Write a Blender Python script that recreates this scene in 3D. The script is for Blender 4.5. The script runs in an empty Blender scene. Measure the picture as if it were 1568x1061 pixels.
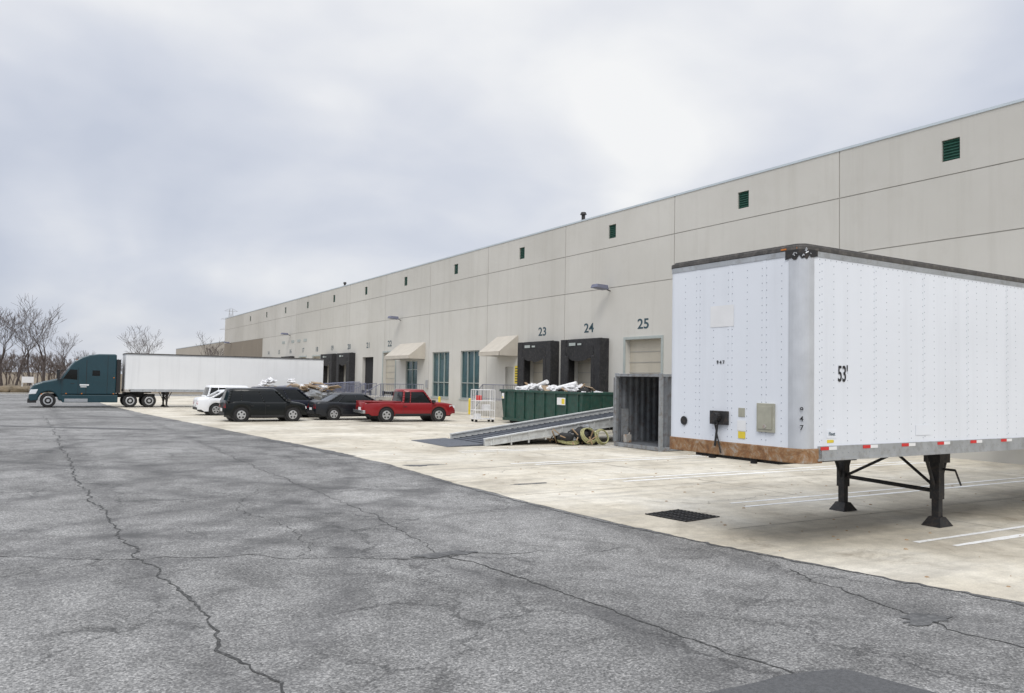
import bpy, math, random
from mathutils import Vector, Matrix
from mathutils import noise as mn
random.seed(7)
S = bpy.context.scene
COL = S.collection
rad = math.radians

# ------------------------------------------------------------------ helpers
def nn(nt, typ, **kw):
    n = nt.nodes.new(typ)
    for k, v in kw.items():
        setattr(n, k, v)
    return n

def ramp(nt, fac, stops):
    r = nt.nodes.new('ShaderNodeValToRGB')
    el = r.color_ramp.elements
    while len(el) > 1: el.remove(el[-1])
    el[0].position = stops[0][0]; c = stops[0][1]
    el[0].color = (c, c, c, 1) if not isinstance(c, tuple) else (*c, 1)
    for p, c in stops[1:]:
        e = el.new(p); e.color = (c, c, c, 1) if not isinstance(c, tuple) else (*c, 1)
    nt.links.new(fac, r.inputs[0])
    return r.outputs[0]

def noise(nt, vec, scale, detail=4, rough=.55, dist=0):
    n = nn(nt, 'ShaderNodeTexNoise')
    n.inputs['Scale'].default_value = scale; n.inputs['Detail'].default_value = detail
    n.inputs['Roughness'].default_value = rough; n.inputs['Distortion'].default_value = dist
    nt.links.new(vec, n.inputs['Vector'])
    return n.outputs[0]

def mixc(nt, fac, a, b, mode='MIX'):
    m = nn(nt, 'ShaderNodeMix', data_type='RGBA', blend_type=mode)
    for s, v in ((0, fac), (6, a), (7, b)):
        if isinstance(v, bpy.types.NodeSocket): nt.links.new(v, m.inputs[s])
        elif s == 0: m.inputs[0].default_value = v
        else: m.inputs[s].default_value = (v, v, v, 1) if not isinstance(v, tuple) else (*v, 1)
    return m.outputs[2]

def math_(nt, op, a, b=0.0, c=None, clamp=False):
    m = nn(nt, 'ShaderNodeMath', operation=op); m.use_clamp = clamp
    for i, v in enumerate((a, b, c)):
        if v is None: continue
        if isinstance(v, bpy.types.NodeSocket): nt.links.new(v, m.inputs[i])
        else: m.inputs[i].default_value = v
    return m.outputs[0]

def newmat(name):
    m = bpy.data.materials.new(name); m.use_nodes = True
    nt = m.node_tree
    b = nt.nodes['Principled BSDF']
    tc = nn(nt, 'ShaderNodeTexCoord')
    return m, nt, b, tc.outputs['Object']

def pmat(name, col, var=.12, scale=3, rough=.6, metal=0, bump=0, bscale=40, streak=0, dirt=None, dirt_amt=.4, coat=0, spec=.5):
    m, nt, b, oc = newmat(name)
    n1 = noise(nt, oc, scale, 5)
    lo = tuple(c*(1-var) for c in col); hi = tuple(min(1, c*(1+var)) for c in col)
    c = ramp(nt, n1, [(.3, lo), (.7, hi)])
    if streak:
        mp = nn(nt, 'ShaderNodeMapping'); mp.inputs['Scale'].default_value = (2.2, 2.2, .12)
        nt.links.new(oc, mp.inputs[0])
        s = noise(nt, mp.outputs[0], 1.6, 5, .65)
        sf = ramp(nt, s, [(.5, 0.0), (.78, streak)])
        c = mixc(nt, sf, c, tuple(x*.55 for x in col))
    if dirt:
        d = noise(nt, oc, scale*2.3, 6, .7)
        df = ramp(nt, d, [(.5, 0.0), (.62, dirt_amt)])
        c = mixc(nt, df, c, dirt)
    nt.links.new(c, b.inputs['Base Color'])
    b.inputs['Roughness'].default_value = rough; b.inputs['Metallic'].default_value = metal
    b.inputs['Specular IOR Level'].default_value = spec
    if coat: b.inputs['Coat Weight'].default_value = coat; b.inputs['Coat Roughness'].default_value = .06
    if bump:
        bn = noise(nt, oc, bscale, 4)
        bp = nn(nt, 'ShaderNodeBump'); bp.inputs['Strength'].default_value = bump; bp.inputs['Distance'].default_value = .02
        nt.links.new(bn, bp.inputs['Height']); nt.links.new(bp.outputs[0], b.inputs['Normal'])
    return m

class MB:
    def __init__(s): s.v = []; s.f = []; s.m = []
    def face(s, pts, mi=0):
        i = len(s.v); s.v += [tuple(p) for p in pts]; s.f.append(tuple(range(i, i+len(pts)))); s.m.append(mi)
    def hexa(s, p, mi=0):
        i = len(s.v); s.v += [tuple(q) for q in p]
        for f in ((3,2,1,0),(4,5,6,7),(0,1,5,4),(1,2,6,5),(2,3,7,6),(3,0,4,7)):
            s.f.append(tuple(i+k for k in f)); s.m.append(mi)
    def box(s, x0, x1, y0, y1, z0, z1, mi=0):
        s.hexa([(x0,y0,z0),(x1,y0,z0),(x1,y1,z0),(x0,y1,z0),(x0,y0,z1),(x1,y0,z1),(x1,y1,z1),(x0,y1,z1)], mi)
    def prism(s, prof, axis, a, b, mi=0):
        def P(u, w, t):
            return {'y': (u, t, w), 'x': (t, u, w), 'z': (u, w, t)}[axis]
        n = len(prof); i = len(s.v)
        s.v += [P(u, w, a) for u, w in prof] + [P(u, w, b) for u, w in prof]
        s.f.append(tuple(range(i, i+n))); s.m.append(mi)
        s.f.append(tuple(range(i+2*n-1, i+n-1, -1))); s.m.append(mi)
        for k in range(n):
            k2 = (k+1) % n
            s.f.append((i+k, i+n+k, i+n+k2, i+k2)); s.m.append(mi)
    def tube(s, p0, p1, r0, r1=None, seg=8, mi=0, caps=True):
        r1 = r0 if r1 is None else r1
        p0 = Vector(p0); p1 = Vector(p1); d = (p1-p0)
        if d.length < 1e-6: return
        d.normalize()
        a = d.orthogonal().normalized(); b = d.cross(a); i = len(s.v)
        for p, r in ((p0, r0), (p1, r1)):
            for k in range(seg):
                t = 2*math.pi*k/seg
                s.v.append(tuple(p + (a*math.cos(t)+b*math.sin(t))*r))
        for k in range(seg):
            k2 = (k+1) % seg
            s.f.append((i+k, i+k2, i+seg+k2, i+seg+k)); s.m.append(mi)
        if caps:
            s.f.append(tuple(range(i+seg-1, i-1, -1))); s.m.append(mi)
            s.f.append(tuple(range(i+seg, i+2*seg))); s.m.append(mi)
    def obj(s, name, mats, parent=None, bevel=0, smooth=False, segs=2, fix=True, loc=None):
        me = bpy.data.meshes.new(name); me.from_pydata(s.v, [], s.f)
        for m in (mats if isinstance(mats, (list, tuple)) else [mats]): me.materials.append(m)
        me.polygons.foreach_set('material_index', s.m)
        if fix:
            import bmesh
            bm = bmesh.new(); bm.from_mesh(me); bmesh.ops.recalc_face_normals(bm, faces=bm.faces); bm.to_mesh(me); bm.free()
        if smooth: me.polygons.foreach_set('use_smooth', [True]*len(me.polygons))
        me.update()
        o = bpy.data.objects.new(name, me); COL.objects.link(o)
        if parent: o.parent = parent
        if loc: o.location = loc
        if bevel:
            md = o.modifiers.new('b', 'BEVEL'); md.width = bevel; md.segments = segs; md.limit_method = 'ANGLE'; md.angle_limit = rad(30)
            md.harden_normals = False
        return o

def empty(name, loc=(0,0,0), rz=0, sc=1):
    e = bpy.data.objects.new(name, None); COL.objects.link(e)
    e.location = loc; e.rotation_euler = (0, 0, rz); e.scale = (sc, sc, sc); e.empty_display_size = .3
    return e

def text(name, body, loc, rot, size, mat, parent, bold=.0, sx=1):
    c = bpy.data.curves.new(name, 'FONT'); c.body = body; c.size = size; c.align_x = 'CENTER'; c.align_y = 'CENTER'
    c.extrude = .002; c.offset = bold; c.materials.append(mat)
    o = bpy.data.objects.new(name, c); COL.objects.link(o); o.location = loc; o.rotation_euler = rot; o.scale = (sx, 1, 1); o.parent = parent
    return o

# ------------------------------------------------------------------ materials
def asphalt_mat():
    m, nt, b, oc = newmat('asphalt')
    fine = noise(nt, oc, 42, 4, .7)
    vor = nn(nt, 'ShaderNodeTexVoronoi', feature='F1'); vor.inputs['Scale'].default_value = 60
    nt.links.new(oc, vor.inputs['Vector'])
    sepc = nn(nt, 'ShaderNodeSeparateColor'); nt.links.new(vor.outputs['Color'], sepc.inputs[0])
    stone = ramp(nt, sepc.outputs[0], [(.0, (.075, .074, .073)), (.35, (.175, .173, .168)), (.75, (.32, .316, .303)), (1, (.62, .605, .575))])
    base = ramp(nt, fine, [(.34, (.085, .084, .083)), (.5, (.235, .232, .226)), (.66, (.45, .443, .43))])
    c = mixc(nt, .5, base, stone)
    big = noise(nt, oc, .22, 5, .6, .6)
    bigr = ramp(nt, big, [(.34, .66), (.5, .94), (.66, 1.16)])
    c = mixc(nt, 1, c, bigr, 'MULTIPLY')
    med = noise(nt, oc, 1.5, 7, .7, .5)
    medr = ramp(nt, med, [(.34, .68), (.55, 1.0), (.7, 1.12)])
    c = mixc(nt, 1, c, medr, 'MULTIPLY')
    sep = nn(nt, 'ShaderNodeSeparateXYZ'); nt.links.new(oc, sep.inputs[0])
    wob = noise(nt, oc, .6, 3)
    brk = ramp(nt, noise(nt, oc, .9, 6, .75), [(.36, 0.0), (.58, 1.0)])
    def darken(c, e, w, amt, col=(.08, .079, .079)):
        f = math_(nt, 'SUBTRACT', 1, math_(nt, 'DIVIDE', e, w), clamp=True)
        f = math_(nt, 'MULTIPLY', math_(nt, 'MULTIPLY', f, brk), amt)
        return mixc(nt, f, c, col)
    for cx, cy, r, w in ((-3, 22, 10.3, .45), (-3, 22, 12.2, .42), (-6, 30, 17.5, .5), (-6, 30, 19.6, .5), (13, 24, 10.8, .4), (13, 24, 12.8, .4), (-2, 6.5, 6.9, .3), (-9, 14, 13.2, .4), (-14, 34, 22, .5), (2, 34, 12, .5)):
        dx = math_(nt, 'SUBTRACT', sep.outputs[0], cx); dy = math_(nt, 'SUBTRACT', sep.outputs[1], cy)
        d = math_(nt, 'SQRT', math_(nt, 'ADD', math_(nt, 'MULTIPLY', dx, dx), math_(nt, 'MULTIPLY', dy, dy)))
        d = math_(nt, 'ADD', d, math_(nt, 'MULTIPLY', wob, .8))
        c = darken(c, math_(nt, 'ABSOLUTE', math_(nt, 'SUBTRACT', d, r+.4)), w, .62)
    for x0, w, a in ((1.25, .38, .55), (5.0, .30, .45), (8.0, .5, .5), (-2.9, .3, .35)):
        d = math_(nt, 'ADD', sep.outputs[0], math_(nt, 'MULTIPLY', math_(nt, 'SUBTRACT', wob, .5), .9))
        c = darken(c, math_(nt, 'ABSOLUTE', math_(nt, 'SUBTRACT', d, x0)), w, a)
    wn = nn(nt, 'ShaderNodeTexNoise'); wn.inputs['Scale'].default_value = 1.1; wn.inputs['Detail'].default_value = 7; wn.inputs['Roughness'].default_value = .72
    nt.links.new(oc, wn.inputs['Vector'])
    va = nn(nt, 'ShaderNodeVectorMath', operation='MULTIPLY_ADD'); va.inputs[1].default_value = (1.6, 1.6, 0)
    nt.links.new(wn.outputs['Color'], va.inputs[0]); nt.links.new(oc, va.inputs[2])
    for sc, th, lo in ((.42, .007, .43), (1.3, .011, .50)):
        v = nn(nt, 'ShaderNodeTexVoronoi', feature='DISTANCE_TO_EDGE'); v.inputs['Scale'].default_value = sc
        nt.links.new(va.outputs[0], v.inputs['Vector'])
        cr = ramp(nt, v.outputs['Distance'], [(0, 1.0), (th*2, 0.0)])
        mk = ramp(nt, noise(nt, oc, .35, 3), [(lo, 0.0), (lo+.1, .7)])
        c = mixc(nt, math_(nt, 'MULTIPLY', cr, mk), c, (.045, .045, .045))
    nt.links.new(c, b.inputs['Base Color']); b.inputs['Roughness'].default_value = .9; b.inputs['Specular IOR Level'].default_value = .25
    bp = nn(nt, 'ShaderNodeBump'); bp.inputs['Strength'].default_value = .7; bp.inputs['Distance'].default_value = .006
    nt.links.new(mixc(nt, .5, fine, vor.outputs['Distance']), bp.inputs['Height']); nt.links.new(bp.outputs[0], b.inputs['Normal'])
    return m

def concrete_mat():
    m, nt, b, oc = newmat('concrete_apron')
    n1 = noise(nt, oc, .35, 6, .6, .5)
    c = ramp(nt, n1, [(.28, (.41, .365, .29)), (.5, (.61, .56, .46)), (.7, (.72, .68, .59))])
    n2 = noise(nt, oc, 2.5, 7, .7)
    c = mixc(nt, 1, c, ramp(nt, n2, [(.3, .78), (.6, 1.05)]), 'MULTIPLY')
    st = ramp(nt, noise(nt, oc, .8, 6, .75, 1.0), [(.57, 0.0), (.7, .6)])
    c = mixc(nt, st, c, (.25, .205, .15))
    mp = nn(nt, 'ShaderNodeMapping'); mp.inputs['Scale'].default_value = (.25, 2.4, 1); nt.links.new(oc, mp.inputs[0])
    tr = ramp(nt, noise(nt, mp.outputs[0], 1, 5, .6), [(.5, 0.0), (.68, .45)])
    c = mixc(nt, tr, c, (.34, .32, .285))
    # slab to slab tone differences
    bk = nn(nt, 'ShaderNodeVectorMath', operation='DIVIDE'); bk.inputs[1].default_value = (4.6, 4.6, 1); nt.links.new(oc, bk.inputs[0])
    fl = nn(nt, 'ShaderNodeVectorMath', operation='FLOOR'); nt.links.new(bk.outputs[0], fl.inputs[0])
    wn_ = nn(nt, 'ShaderNodeTexWhiteNoise', noise_dimensions='2D'); nt.links.new(fl.outputs[0], wn_.inputs[0])
    c = mixc(nt, 1, c, ramp(nt, wn_.outputs[0], [(0, .9), (1, 1.04)]), 'MULTIPLY')
    sp = noise(nt, oc, 60, 2)
    c = mixc(nt, 1, c, ramp(nt, sp, [(.3, .88), (.7, 1.08)]), 'MULTIPLY')
    nt.links.new(c, b.inputs['Base Color']); b.inputs['Roughness'].default_value = .85; b.inputs['Specular IOR Level'].default_value = .25
    return m

def rust_band_mat():
    m, nt, b, oc = newmat('rust_band')
    a = ramp(nt, noise(nt, oc, 5, 7, .75, .6), [(.36, (.40, .37, .33)), (.47, (.31, .20, .11)), (.56, (.20, .10, .045)), (.68, (.12, .07, .045))])
    c = mixc(nt, ramp(nt, noise(nt, oc, 22, 5, .7), [(.4, 0.0), (.6, .5)]), a, (.34, .16, .06))
    nt.links.new(c, b.inputs['Base Color']); b.inputs['Roughness'].default_value = .85
    return m

M = {}
M['asphalt'] = asphalt_mat(); M['concrete'] = concrete_mat(); M['rustband'] = rust_band_mat()
M['grass'] = pmat('dry_grass', (.185, .145, .095), .3, .6, .95, bump=.5, bscale=8, dirt=(.12, .10, .065), dirt_amt=.6)
M['tar'] = pmat('tar', (.09, .09, .09), .3, 5, .8, bump=.4, bscale=60, dirt=(.16, .16, .157), dirt_amt=.8)
M['crack'] = pmat('crack_dark', (.04, .04, .039), .3, 8, .95, dirt=(.12, .12, .117), dirt_amt=.9)
M['patch'] = pmat('asphalt_patch', (.085, .086, .088), .25, 30, .85, bump=.5, bscale=80, dirt=(.13, .13, .13), dirt_amt=.5)
M['joint'] = pmat('joint_dark', (.16, .14, .115), .35, 2, .95)
M['line'] = pmat('line_paint', (.84, .84, .82), .06, 6, .7, dirt=(.6, .56, .48), dirt_amt=.55)
def wall_mat():
    m, nt, b, oc = newmat('tiltup_wall')
    c = ramp(nt, noise(nt, oc, .13, 6, .6), [(.3, (.54, .525, .482)), (.7, (.635, .62, .578))])
    sep = nn(nt, 'ShaderNodeSeparateXYZ'); nt.links.new(oc, sep.inputs[0])
    pid = math_(nt, 'FLOOR', math_(nt, 'DIVIDE', math_(nt, 'ADD', sep.outputs[1], 25.9), 9.1))
    wn_ = nn(nt, 'ShaderNodeTexWhiteNoise', noise_dimensions='1D'); nt.links.new(pid, wn_.inputs['W'])
    c = mixc(nt, 1, c, ramp(nt, wn_.outputs[0], [(0, .95), (1, 1.03)]), 'MULTIPLY')
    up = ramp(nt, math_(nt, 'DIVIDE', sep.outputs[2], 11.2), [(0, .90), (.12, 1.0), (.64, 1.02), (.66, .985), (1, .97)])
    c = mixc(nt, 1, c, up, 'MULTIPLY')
    mp = nn(nt, 'ShaderNodeMapping'); mp.inputs['Scale'].default_value = (2, 1.6, .09); nt.links.new(oc, mp.inputs[0])
    c = mixc(nt, ramp(nt, noise(nt, mp.outputs[0], 1.3, 6, .65), [(.5, 0.0), (.8, .24)]), c, (.36, .34, .29))
    c = mixc(nt, ramp(nt, noise(nt, oc, .8, 6, .7), [(.55, 0.0), (.75, .18)]), c, (.44, .42, .37))
    nt.links.new(c, b.inputs['Base Color']); b.inputs['Roughness'].default_value = .9; b.inputs['Specular IOR Level'].default_value = .2
    return m
M['wall'] = wall_mat()
M['groove'] = pmat('wall_groove', (.38, .365, .33), .1, 1, .9)
M['taupe'] = pmat('taupe_wall', (.26, .225, .18), .06, .3, .85)
M['wall2'] = pmat('far_wall', (.44, .405, .35), .05, .1, .85)
M['coping'] = pmat('coping', (.56, .62, .66), .05, 1, .45, .3)
M['roof'] = pmat('roof_membrane', (.5, .5, .5), .1, .3, .9)
M['glass'] = pmat('teal_glass', (.018, .07, .08), .3, .7, .1, spec=.8)
M['green'] = pmat('green_louver', (.018, .085, .06), .15, 4, .5)
M['mull'] = pmat('mullion', (.42, .46, .44), .05, 4, .5, .2)
M['door'] = pmat('dock_door', (.50, .46, .38), .06, 1, .6, streak=.2)
M['doorgrey'] = pmat('service_door', (.42, .41, .37), .06, 1, .6)
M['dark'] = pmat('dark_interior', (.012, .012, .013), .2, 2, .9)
M['black'] = pmat('shelter_black', (.018, .018, .020), .35, 4, .75, bump=.15, bscale=9, dirt=(.07, .065, .06), dirt_amt=.4)
M['rubber'] = pmat('rubber', (.022, .022, .022), .25, 6, .85)
M['awn'] = pmat('awning_fabric', (.52, .48, .415), .06, 2, .85, streak=.15)
M['yellow'] = pmat('yellow_paint', (.75, .58, .05), .08, 5, .6)
M['navy'] = pmat('number_paint', (.03, .07, .09), .1, 5, .6)
M['rail'] = pmat('steel_rail', (.20, .21, .28), .1, 5, .5, .5)
M['steel'] = pmat('galv_steel', (.50, .51, .52), .12, 5, .45, .6, dirt=(.3, .27, .22), dirt_amt=.3)
M['alu'] = pmat('aluminium_ramp', (.56, .57, .56), .12, 3, .5, .2, streak=.2, dirt=(.30, .28, .25), dirt_amt=.35)
M['grate'] = pmat('ramp_grating', (.11, .12, .14), .3, 12, .6, .5)
M['conc2'] = pmat('step_concrete', (.42, .40, .36), .1, 2, .85, dirt=(.25, .23, .2))
M['tw'] = pmat('trailer_white', (.78, .81, .86), .03, .7, .35, streak=.16, spec=.5)
M['tw2'] = pmat('trailer_white_far', (.78, .79, .80), .03, .5, .45, streak=.2)
M['tgrey'] = pmat('trailer_corner_grey', (.58, .60, .63), .08, 3, .4, .3, streak=.3)
M['rivet'] = pmat('rivet', (.34, .37, .42), .1, 3, .4, .3)
M['toprail'] = pmat('top_rail', (.09, .085, .08), .3, 5, .6, .3, dirt=(.20, .18, .16), dirt_amt=.5)
M['botrail'] = pmat('bottom_rail', (.45, .47, .49), .12, 3, .42, .5, streak=.2, dirt=(.2, .18, .15), dirt_amt=.3)
M['rust'] = pmat('rusty_steel', (.42, .40, .37), .2, 2.5, .75, .1, dirt=(.27, .13, .045), dirt_amt=.95)
M['frame'] = pmat('frame_black', (.02, .02, .021), .3, 6, .65, dirt=(.10, .07, .05), dirt_amt=.35)
M['red'] = pmat('red_tape', (.62, .03, .03), .1, 9, .4)
M['white'] = pmat('white_paint', (.80, .80, .80), .04, 3, .5)
M['textblk'] = pmat('black_letter', (.015, .015, .018), .1, 3, .5)
M['olive'] = pmat('document_box', (.42, .41, .33), .1, 8, .5, .2)
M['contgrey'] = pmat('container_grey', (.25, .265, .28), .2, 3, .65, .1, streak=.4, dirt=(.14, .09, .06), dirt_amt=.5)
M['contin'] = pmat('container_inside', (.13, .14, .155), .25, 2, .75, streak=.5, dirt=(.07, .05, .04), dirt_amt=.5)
M['dump'] = pmat('dumpster_green', (.014, .060, .045), .25, 3, .5, streak=.3, dirt=(.06, .07, .05), dirt_amt=.5)
M['bag'] = pmat('white_plastic', (.70, .70, .71), .15, 5, .45)
M['wood'] = pmat('scrap_wood', (.36, .25, .15), .25, 5, .8)
M['card'] = pmat('cardboard', (.33, .25, .17), .2, 3, .85)
M['hose'] = pmat('yellow_hose', (.34, .33, .16), .3, 8, .6)
M['teal'] = pmat('dark_teal_paint', (.008, .043, .058), .08, 2, .3, coat=.4)
M['chrome'] = pmat('chrome', (.6, .62, .64), .06, 5, .2, .9)
M['rim'] = pmat('wheel_rim', (.55, .56, .57), .1, 6, .35, .8)
M['tyre'] = pmat('tyre', (.02, .02, .021), .3, 10, .9, dirt=(.06, .055, .05), dirt_amt=.4)
M['autoglass'] = pmat('auto_glass', (.006, .008, .009), .2, 2, .05, spec=.35)
M['trim'] = pmat('black_trim', (.018, .018, .019), .2, 4, .6)
M['amber'] = pmat('amber_lamp', (.55, .17, .02), .1, 5, .3)
M['tail'] = pmat('tail_lamp', (.35, .012, .012), .1, 5, .2)
M['head'] = pmat('head_lamp', (.7, .72, .74), .05, 5, .1, spec=.9)
M['bark'] = pmat('winter_bark', (.10, .082, .075), .3, 2, .95)
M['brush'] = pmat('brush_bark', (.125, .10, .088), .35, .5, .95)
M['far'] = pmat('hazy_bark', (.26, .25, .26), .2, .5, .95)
def paint(n, c, coat=.4, spec=.3): return pmat(n, c, .04, 1.5, .32, 0, coat=coat, spec=spec)

# ------------------------------------------------------------------ ground
def sheet(name, pts, z, mat):
    mb = MB(); mb.face([(x, y, z) for x, y in pts]); o = mb.obj(name, mat, fix=False)
    if o.data.polygons[0].normal.z < 0: o.data.flip_normals()
    return o
sheet('ground', [(-2500, -2500), (2500, -2500), (2500, 2500), (-2500, 2500)], 0, M['grass'])
sheet('asphalt_lot', [(-70, -40), (30, -40), (30, 96), (-70, 96)], .004, M['asphalt'])
edge = [(10.6, -30), (9.7, 0), (9.35, 4.2), (8.75, 6.8), (8.3, 9.6), (8.15, 12.5), (8.1, 16), (8.25, 20), (7.9, 26), (7.5, 30), (6.7, 39), (5.6, 50), (4.6, 66), (4.2, 90)]
rug = []
for (x0, y0), (x1, y1) in zip(edge[:-1], edge[1:]):
    n = max(2, int((y1-y0)/.2))
    for k in range(n):
        t = k/n; yy = y0+(y1-y0)*t
        rug.append((x0+(x1-x0)*t + random.uniform(-.02, .02)+.07*mn.noise(Vector((yy*.8, 0, 0))), yy))
rug.append(edge[-1])
sheet('concrete_apron', rug + [(26.2, 90), (26.2, -30)], .008, M['concrete'])

def ribbon(mb, pts, w, z, jag=.0, step=.08, mi=0, wjit=.5, wander=0.0):
    P = [Vector((x, y, 0)) for x, y in pts]; res = []; s0 = random.uniform(0, 99); ln = 0
    for a, b in zip(P[:-1], P[1:]):
        L = (b-a).length; n = max(1, int(L/step)); d = (b-a).normalized(); pn = Vector((-d.y, d.x, 0))
        for k in range(n):
            t = ln+L*k/n
            off = wander*(mn.noise(Vector((t*.9, s0, 0)))+.6*mn.noise(Vector((t*2.7, s0+5, 0)))+.35*mn.noise(Vector((t*8, s0+9, 0))))
            res.append((a+(b-a)*(k/n)+pn*(random.gauss(0, jag)+off), pn))
        ln += L
    res.append((P[-1], pn))
    prev = None
    for i, (p, q) in enumerate(res):
        ww = w*random.uniform(1-wjit, 1+wjit)/2*(1+.7*mn.noise(Vector((i*.12, s0, 3))))
        cur = ((p-q*ww)[:2], (p+q*ww)[:2])
        if prev: mb.face([(*prev[0], z), (*cur[0], z), (*cur[1], z), (*prev[1], z)], mi)
        prev = cur
mb = MB()
ribbon(mb, [(.6, 48), (.8, 36), (.95, 18.8), (1.2, 11.1), (1.44, 8.9), (1.47, 7.1), (1.66, 6.2), (1.72, 5.6), (1.9, 2)], .026, .008, .008, wander=.16)
ribbon(mb, [(5.0, 30), (4.9, 20), (5.0, 13.3), (4.7, 9.4)], .014, .008, .008, wander=.14)
ribbon(mb, [(4.7, 9.4), (5.04, 7.7), (5.1, 6.24), (5.2, 5.1), (5.37, 4.3)], .026, .008, .008, wander=.1)
ribbon(mb, [(-6, 14), (1.2, 11.1), (3.1, 10.2), (4.7, 9.4), (7.2, 8.8)], .016, .0083, .01, wander=.22)
ribbon(mb, [(8.2, 6.9), (7.9, 5.6), (7.5, 4.5), (7.65, 3.8), (7.3, 2)], .022, .008, .015, wander=.2)
ribbon(mb, [(-8, 20), (-2, 21.5), (1, 22.5), (6, 21)], .015, .0083, .02, wander=.3)
ribbon(mb, [(-3.5, 40), (-3.2, 25), (-2.9, 12), (-2.5, 6)], .016, .008, .01, wander=.2)
ribbon(mb, [(-5, 29), (2, 28), (7.6, 29)], .015, .0083, .02, wander=.3)
ribbon(mb, [(3.1, 10.2), (3.4, 12), (3.2, 14.4), (4.1, 17)], .010, .0083, .02, wander=.3)
mb.obj('asphalt_cracks', M['crack'], fix=False)
mb = MB()
ribbon(mb, [(-6, 43), (-1.1, 39.9), (4.4, 35.9)], .75, .010, .03, .4, wjit=.12)
ribbon(mb, [(7.35, 29.5), (7.75, 26), (8.05, 22.5)], .34, .010, .03, .2, wjit=.25)
ribbon(mb, [(8.02, 17), (8.0, 14), (8.1, 11), (8.5, 8), (9.1, 5), (9.4, 3)], .06, .010, .02, .1, wjit=.7)
mb.obj('tar_seal', M['tar'], fix=False)
def blotch(mb, cx, cy, rx, ry, z):
    s0 = random.uniform(0, 50); pts = []
    for k in range(48):
        t = 2*math.pi*k/48; q = 1+.8*mn.noise(Vector((math.cos(t)*1.6+s0, math.sin(t)*1.6, 0)))+.45*mn.noise(Vector((math.cos(t)*5+s0, math.sin(t)*5, 0)))
        pts.append((cx+rx*q*math.cos(t), cy+ry*q*math.sin(t), z))
    mb.face(pts)
mb = MB()
for a in ((4.75, 9.55, .36, .16), (7.7, 4.8, .3, .13), (8.9, 19.5, .5, .18), (9.6, 15.2, .4, .1)): blotch(mb, *a, .0112)
mb.obj('tar_blotches', M['tar'], fix=False)
sheet('asphalt_patch', [(5.75, 4.26), (5.6, 4.33), (5.2, 4.42), (4.8, 4.41), (4.25, 4.45), (3.6, 3.5), (4.5, 2.2), (6.0, 3.3)], .0125, M['patch'])

mb = MB()
for y in (2.9, 6.8, 10.77, 14.7, 18.6, 22.5):
    for o in (0, .42):
        x0, x1 = 11.6 + random.uniform(-.3, .3), 23.5
        ribbon(mb, [(x0, y+o), (x1, y+o)], .11, .0125, .002, .2, wjit=.1)
for y in (43.2, 46.5, 49.8, 53): ribbon(mb, [(8, y), (13, y)], .1, .0125, .003, .4, wjit=.1)
mb.obj('parking_lines', M['line'], fix=False)
mb = MB()
for y in [0+4.6*k for k in range(-4, 20)]: ribbon(mb, [(9.5 if y < 12 else 8.6, y), (26, y)], .016, .0103, .003, .3)
for x in (13.8, 18.4, 23.0): ribbon(mb, [(x, -20), (x, 88)], .016, .0106, .003, .4)
ribbon(mb, [(10.3, 12.2), (11.2, 11.2), (12.9, 11.8), (14.5, 10.3)], .010, .0103, .01, wander=.3)
ribbon(mb, [(9.2, 17.2), (12, 18.1), (14.2, 16.8)], .010, .0103, .01, wander=.3)
mb.obj('concrete_joints', M['joint'], fix=False)
g = empty('storm_drain_grate', (9.75, 10.5, .009), rad(8))
mb = MB(); mb.box(-.45, .45, -.45, .45, 0, .004); mb.obj('pit', M['dark'], g)
mb = MB()
for k in range(12): mb.box(-.45, .45, -.45+k*.08, -.45+k*.08+.022, .006, .014)
for k in range(5): mb.box(-.45+k*.215, -.42+k*.215, -.45, .45, .0155, .018)
mb.obj('bars', M['frame'], g)
mb = MB()
for _ in range(160):
    x, y = random.uniform(8.9, 19), random.uniform(5, 30); s = random.uniform(.008, .028)
    mb.hexa([(x-s, y-s*.6, .009), (x+s, y-s, .009), (x+s*.7, y+s, .009), (x-s, y+s*.8, .009), (x-s*.5, y-s*.3, .012+s*.4), (x+s*.5, y-s*.5, .012+s*.4), (x+s*.3, y+s*.5, .012+s*.4), (x-s*.5, y+s*.4, .012+s*.4)])
mb.obj('gravel_litter', M['wood'])

# ------------------------------------------------------------------ warehouse
WX = 26.0; HT = 11.2; Y0 = -29.0; Y1 = 132.6
W = empty('warehouse_building')
joints = [19.6+9.1*k for k in range(-5, 13)]
ops = []
mats = [M['wall'], M['groove'], M['door'], M['glass'], M['green'], M['dark'], M['taupe'], M['doorgrey']]
docks = []
for k, yc in enumerate((30.9, 26.0, 21.2, 16.4, 11.6, 6.8, 2.0, -2.8)): docks.append((yc, 25+k, 'plain' if k in (0, 2, 3) else 'shelter'))
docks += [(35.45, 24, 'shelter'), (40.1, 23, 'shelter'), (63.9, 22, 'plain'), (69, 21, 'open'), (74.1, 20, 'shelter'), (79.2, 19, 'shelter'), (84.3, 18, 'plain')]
for k in range(1, 5): docks.append((84.3+5.1*k, 18-k, 'plain' if k % 2 else 'shelter'))
for yc, n, kind in docks:
    hw = 1.35
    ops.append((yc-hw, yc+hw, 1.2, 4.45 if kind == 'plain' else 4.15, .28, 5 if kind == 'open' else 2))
wins = [(47.9, 50.7), (52.5, 55.4)]
for a, b in wins: ops.append((a, b, .95, 4.3, .16, 3))
ops.append((58.1, 60.4, .85, 3.7, .16, 3))
ops.append((43.4, 44.4, 1.0, 3.15, .12, 7))
for k in range(-4, 12):
    yc = 15.3+9.1*k
    if yc > Y1-1: continue
    ops.append((yc-.31, yc+.31, 9.88, 10.6, .1, 4))
JW = .018
ys = {Y0, Y1, 108.0}; zs = {0.0, HT, 7.25-JW, 7.25+JW, 9.4-JW, 9.4+JW}
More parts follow.
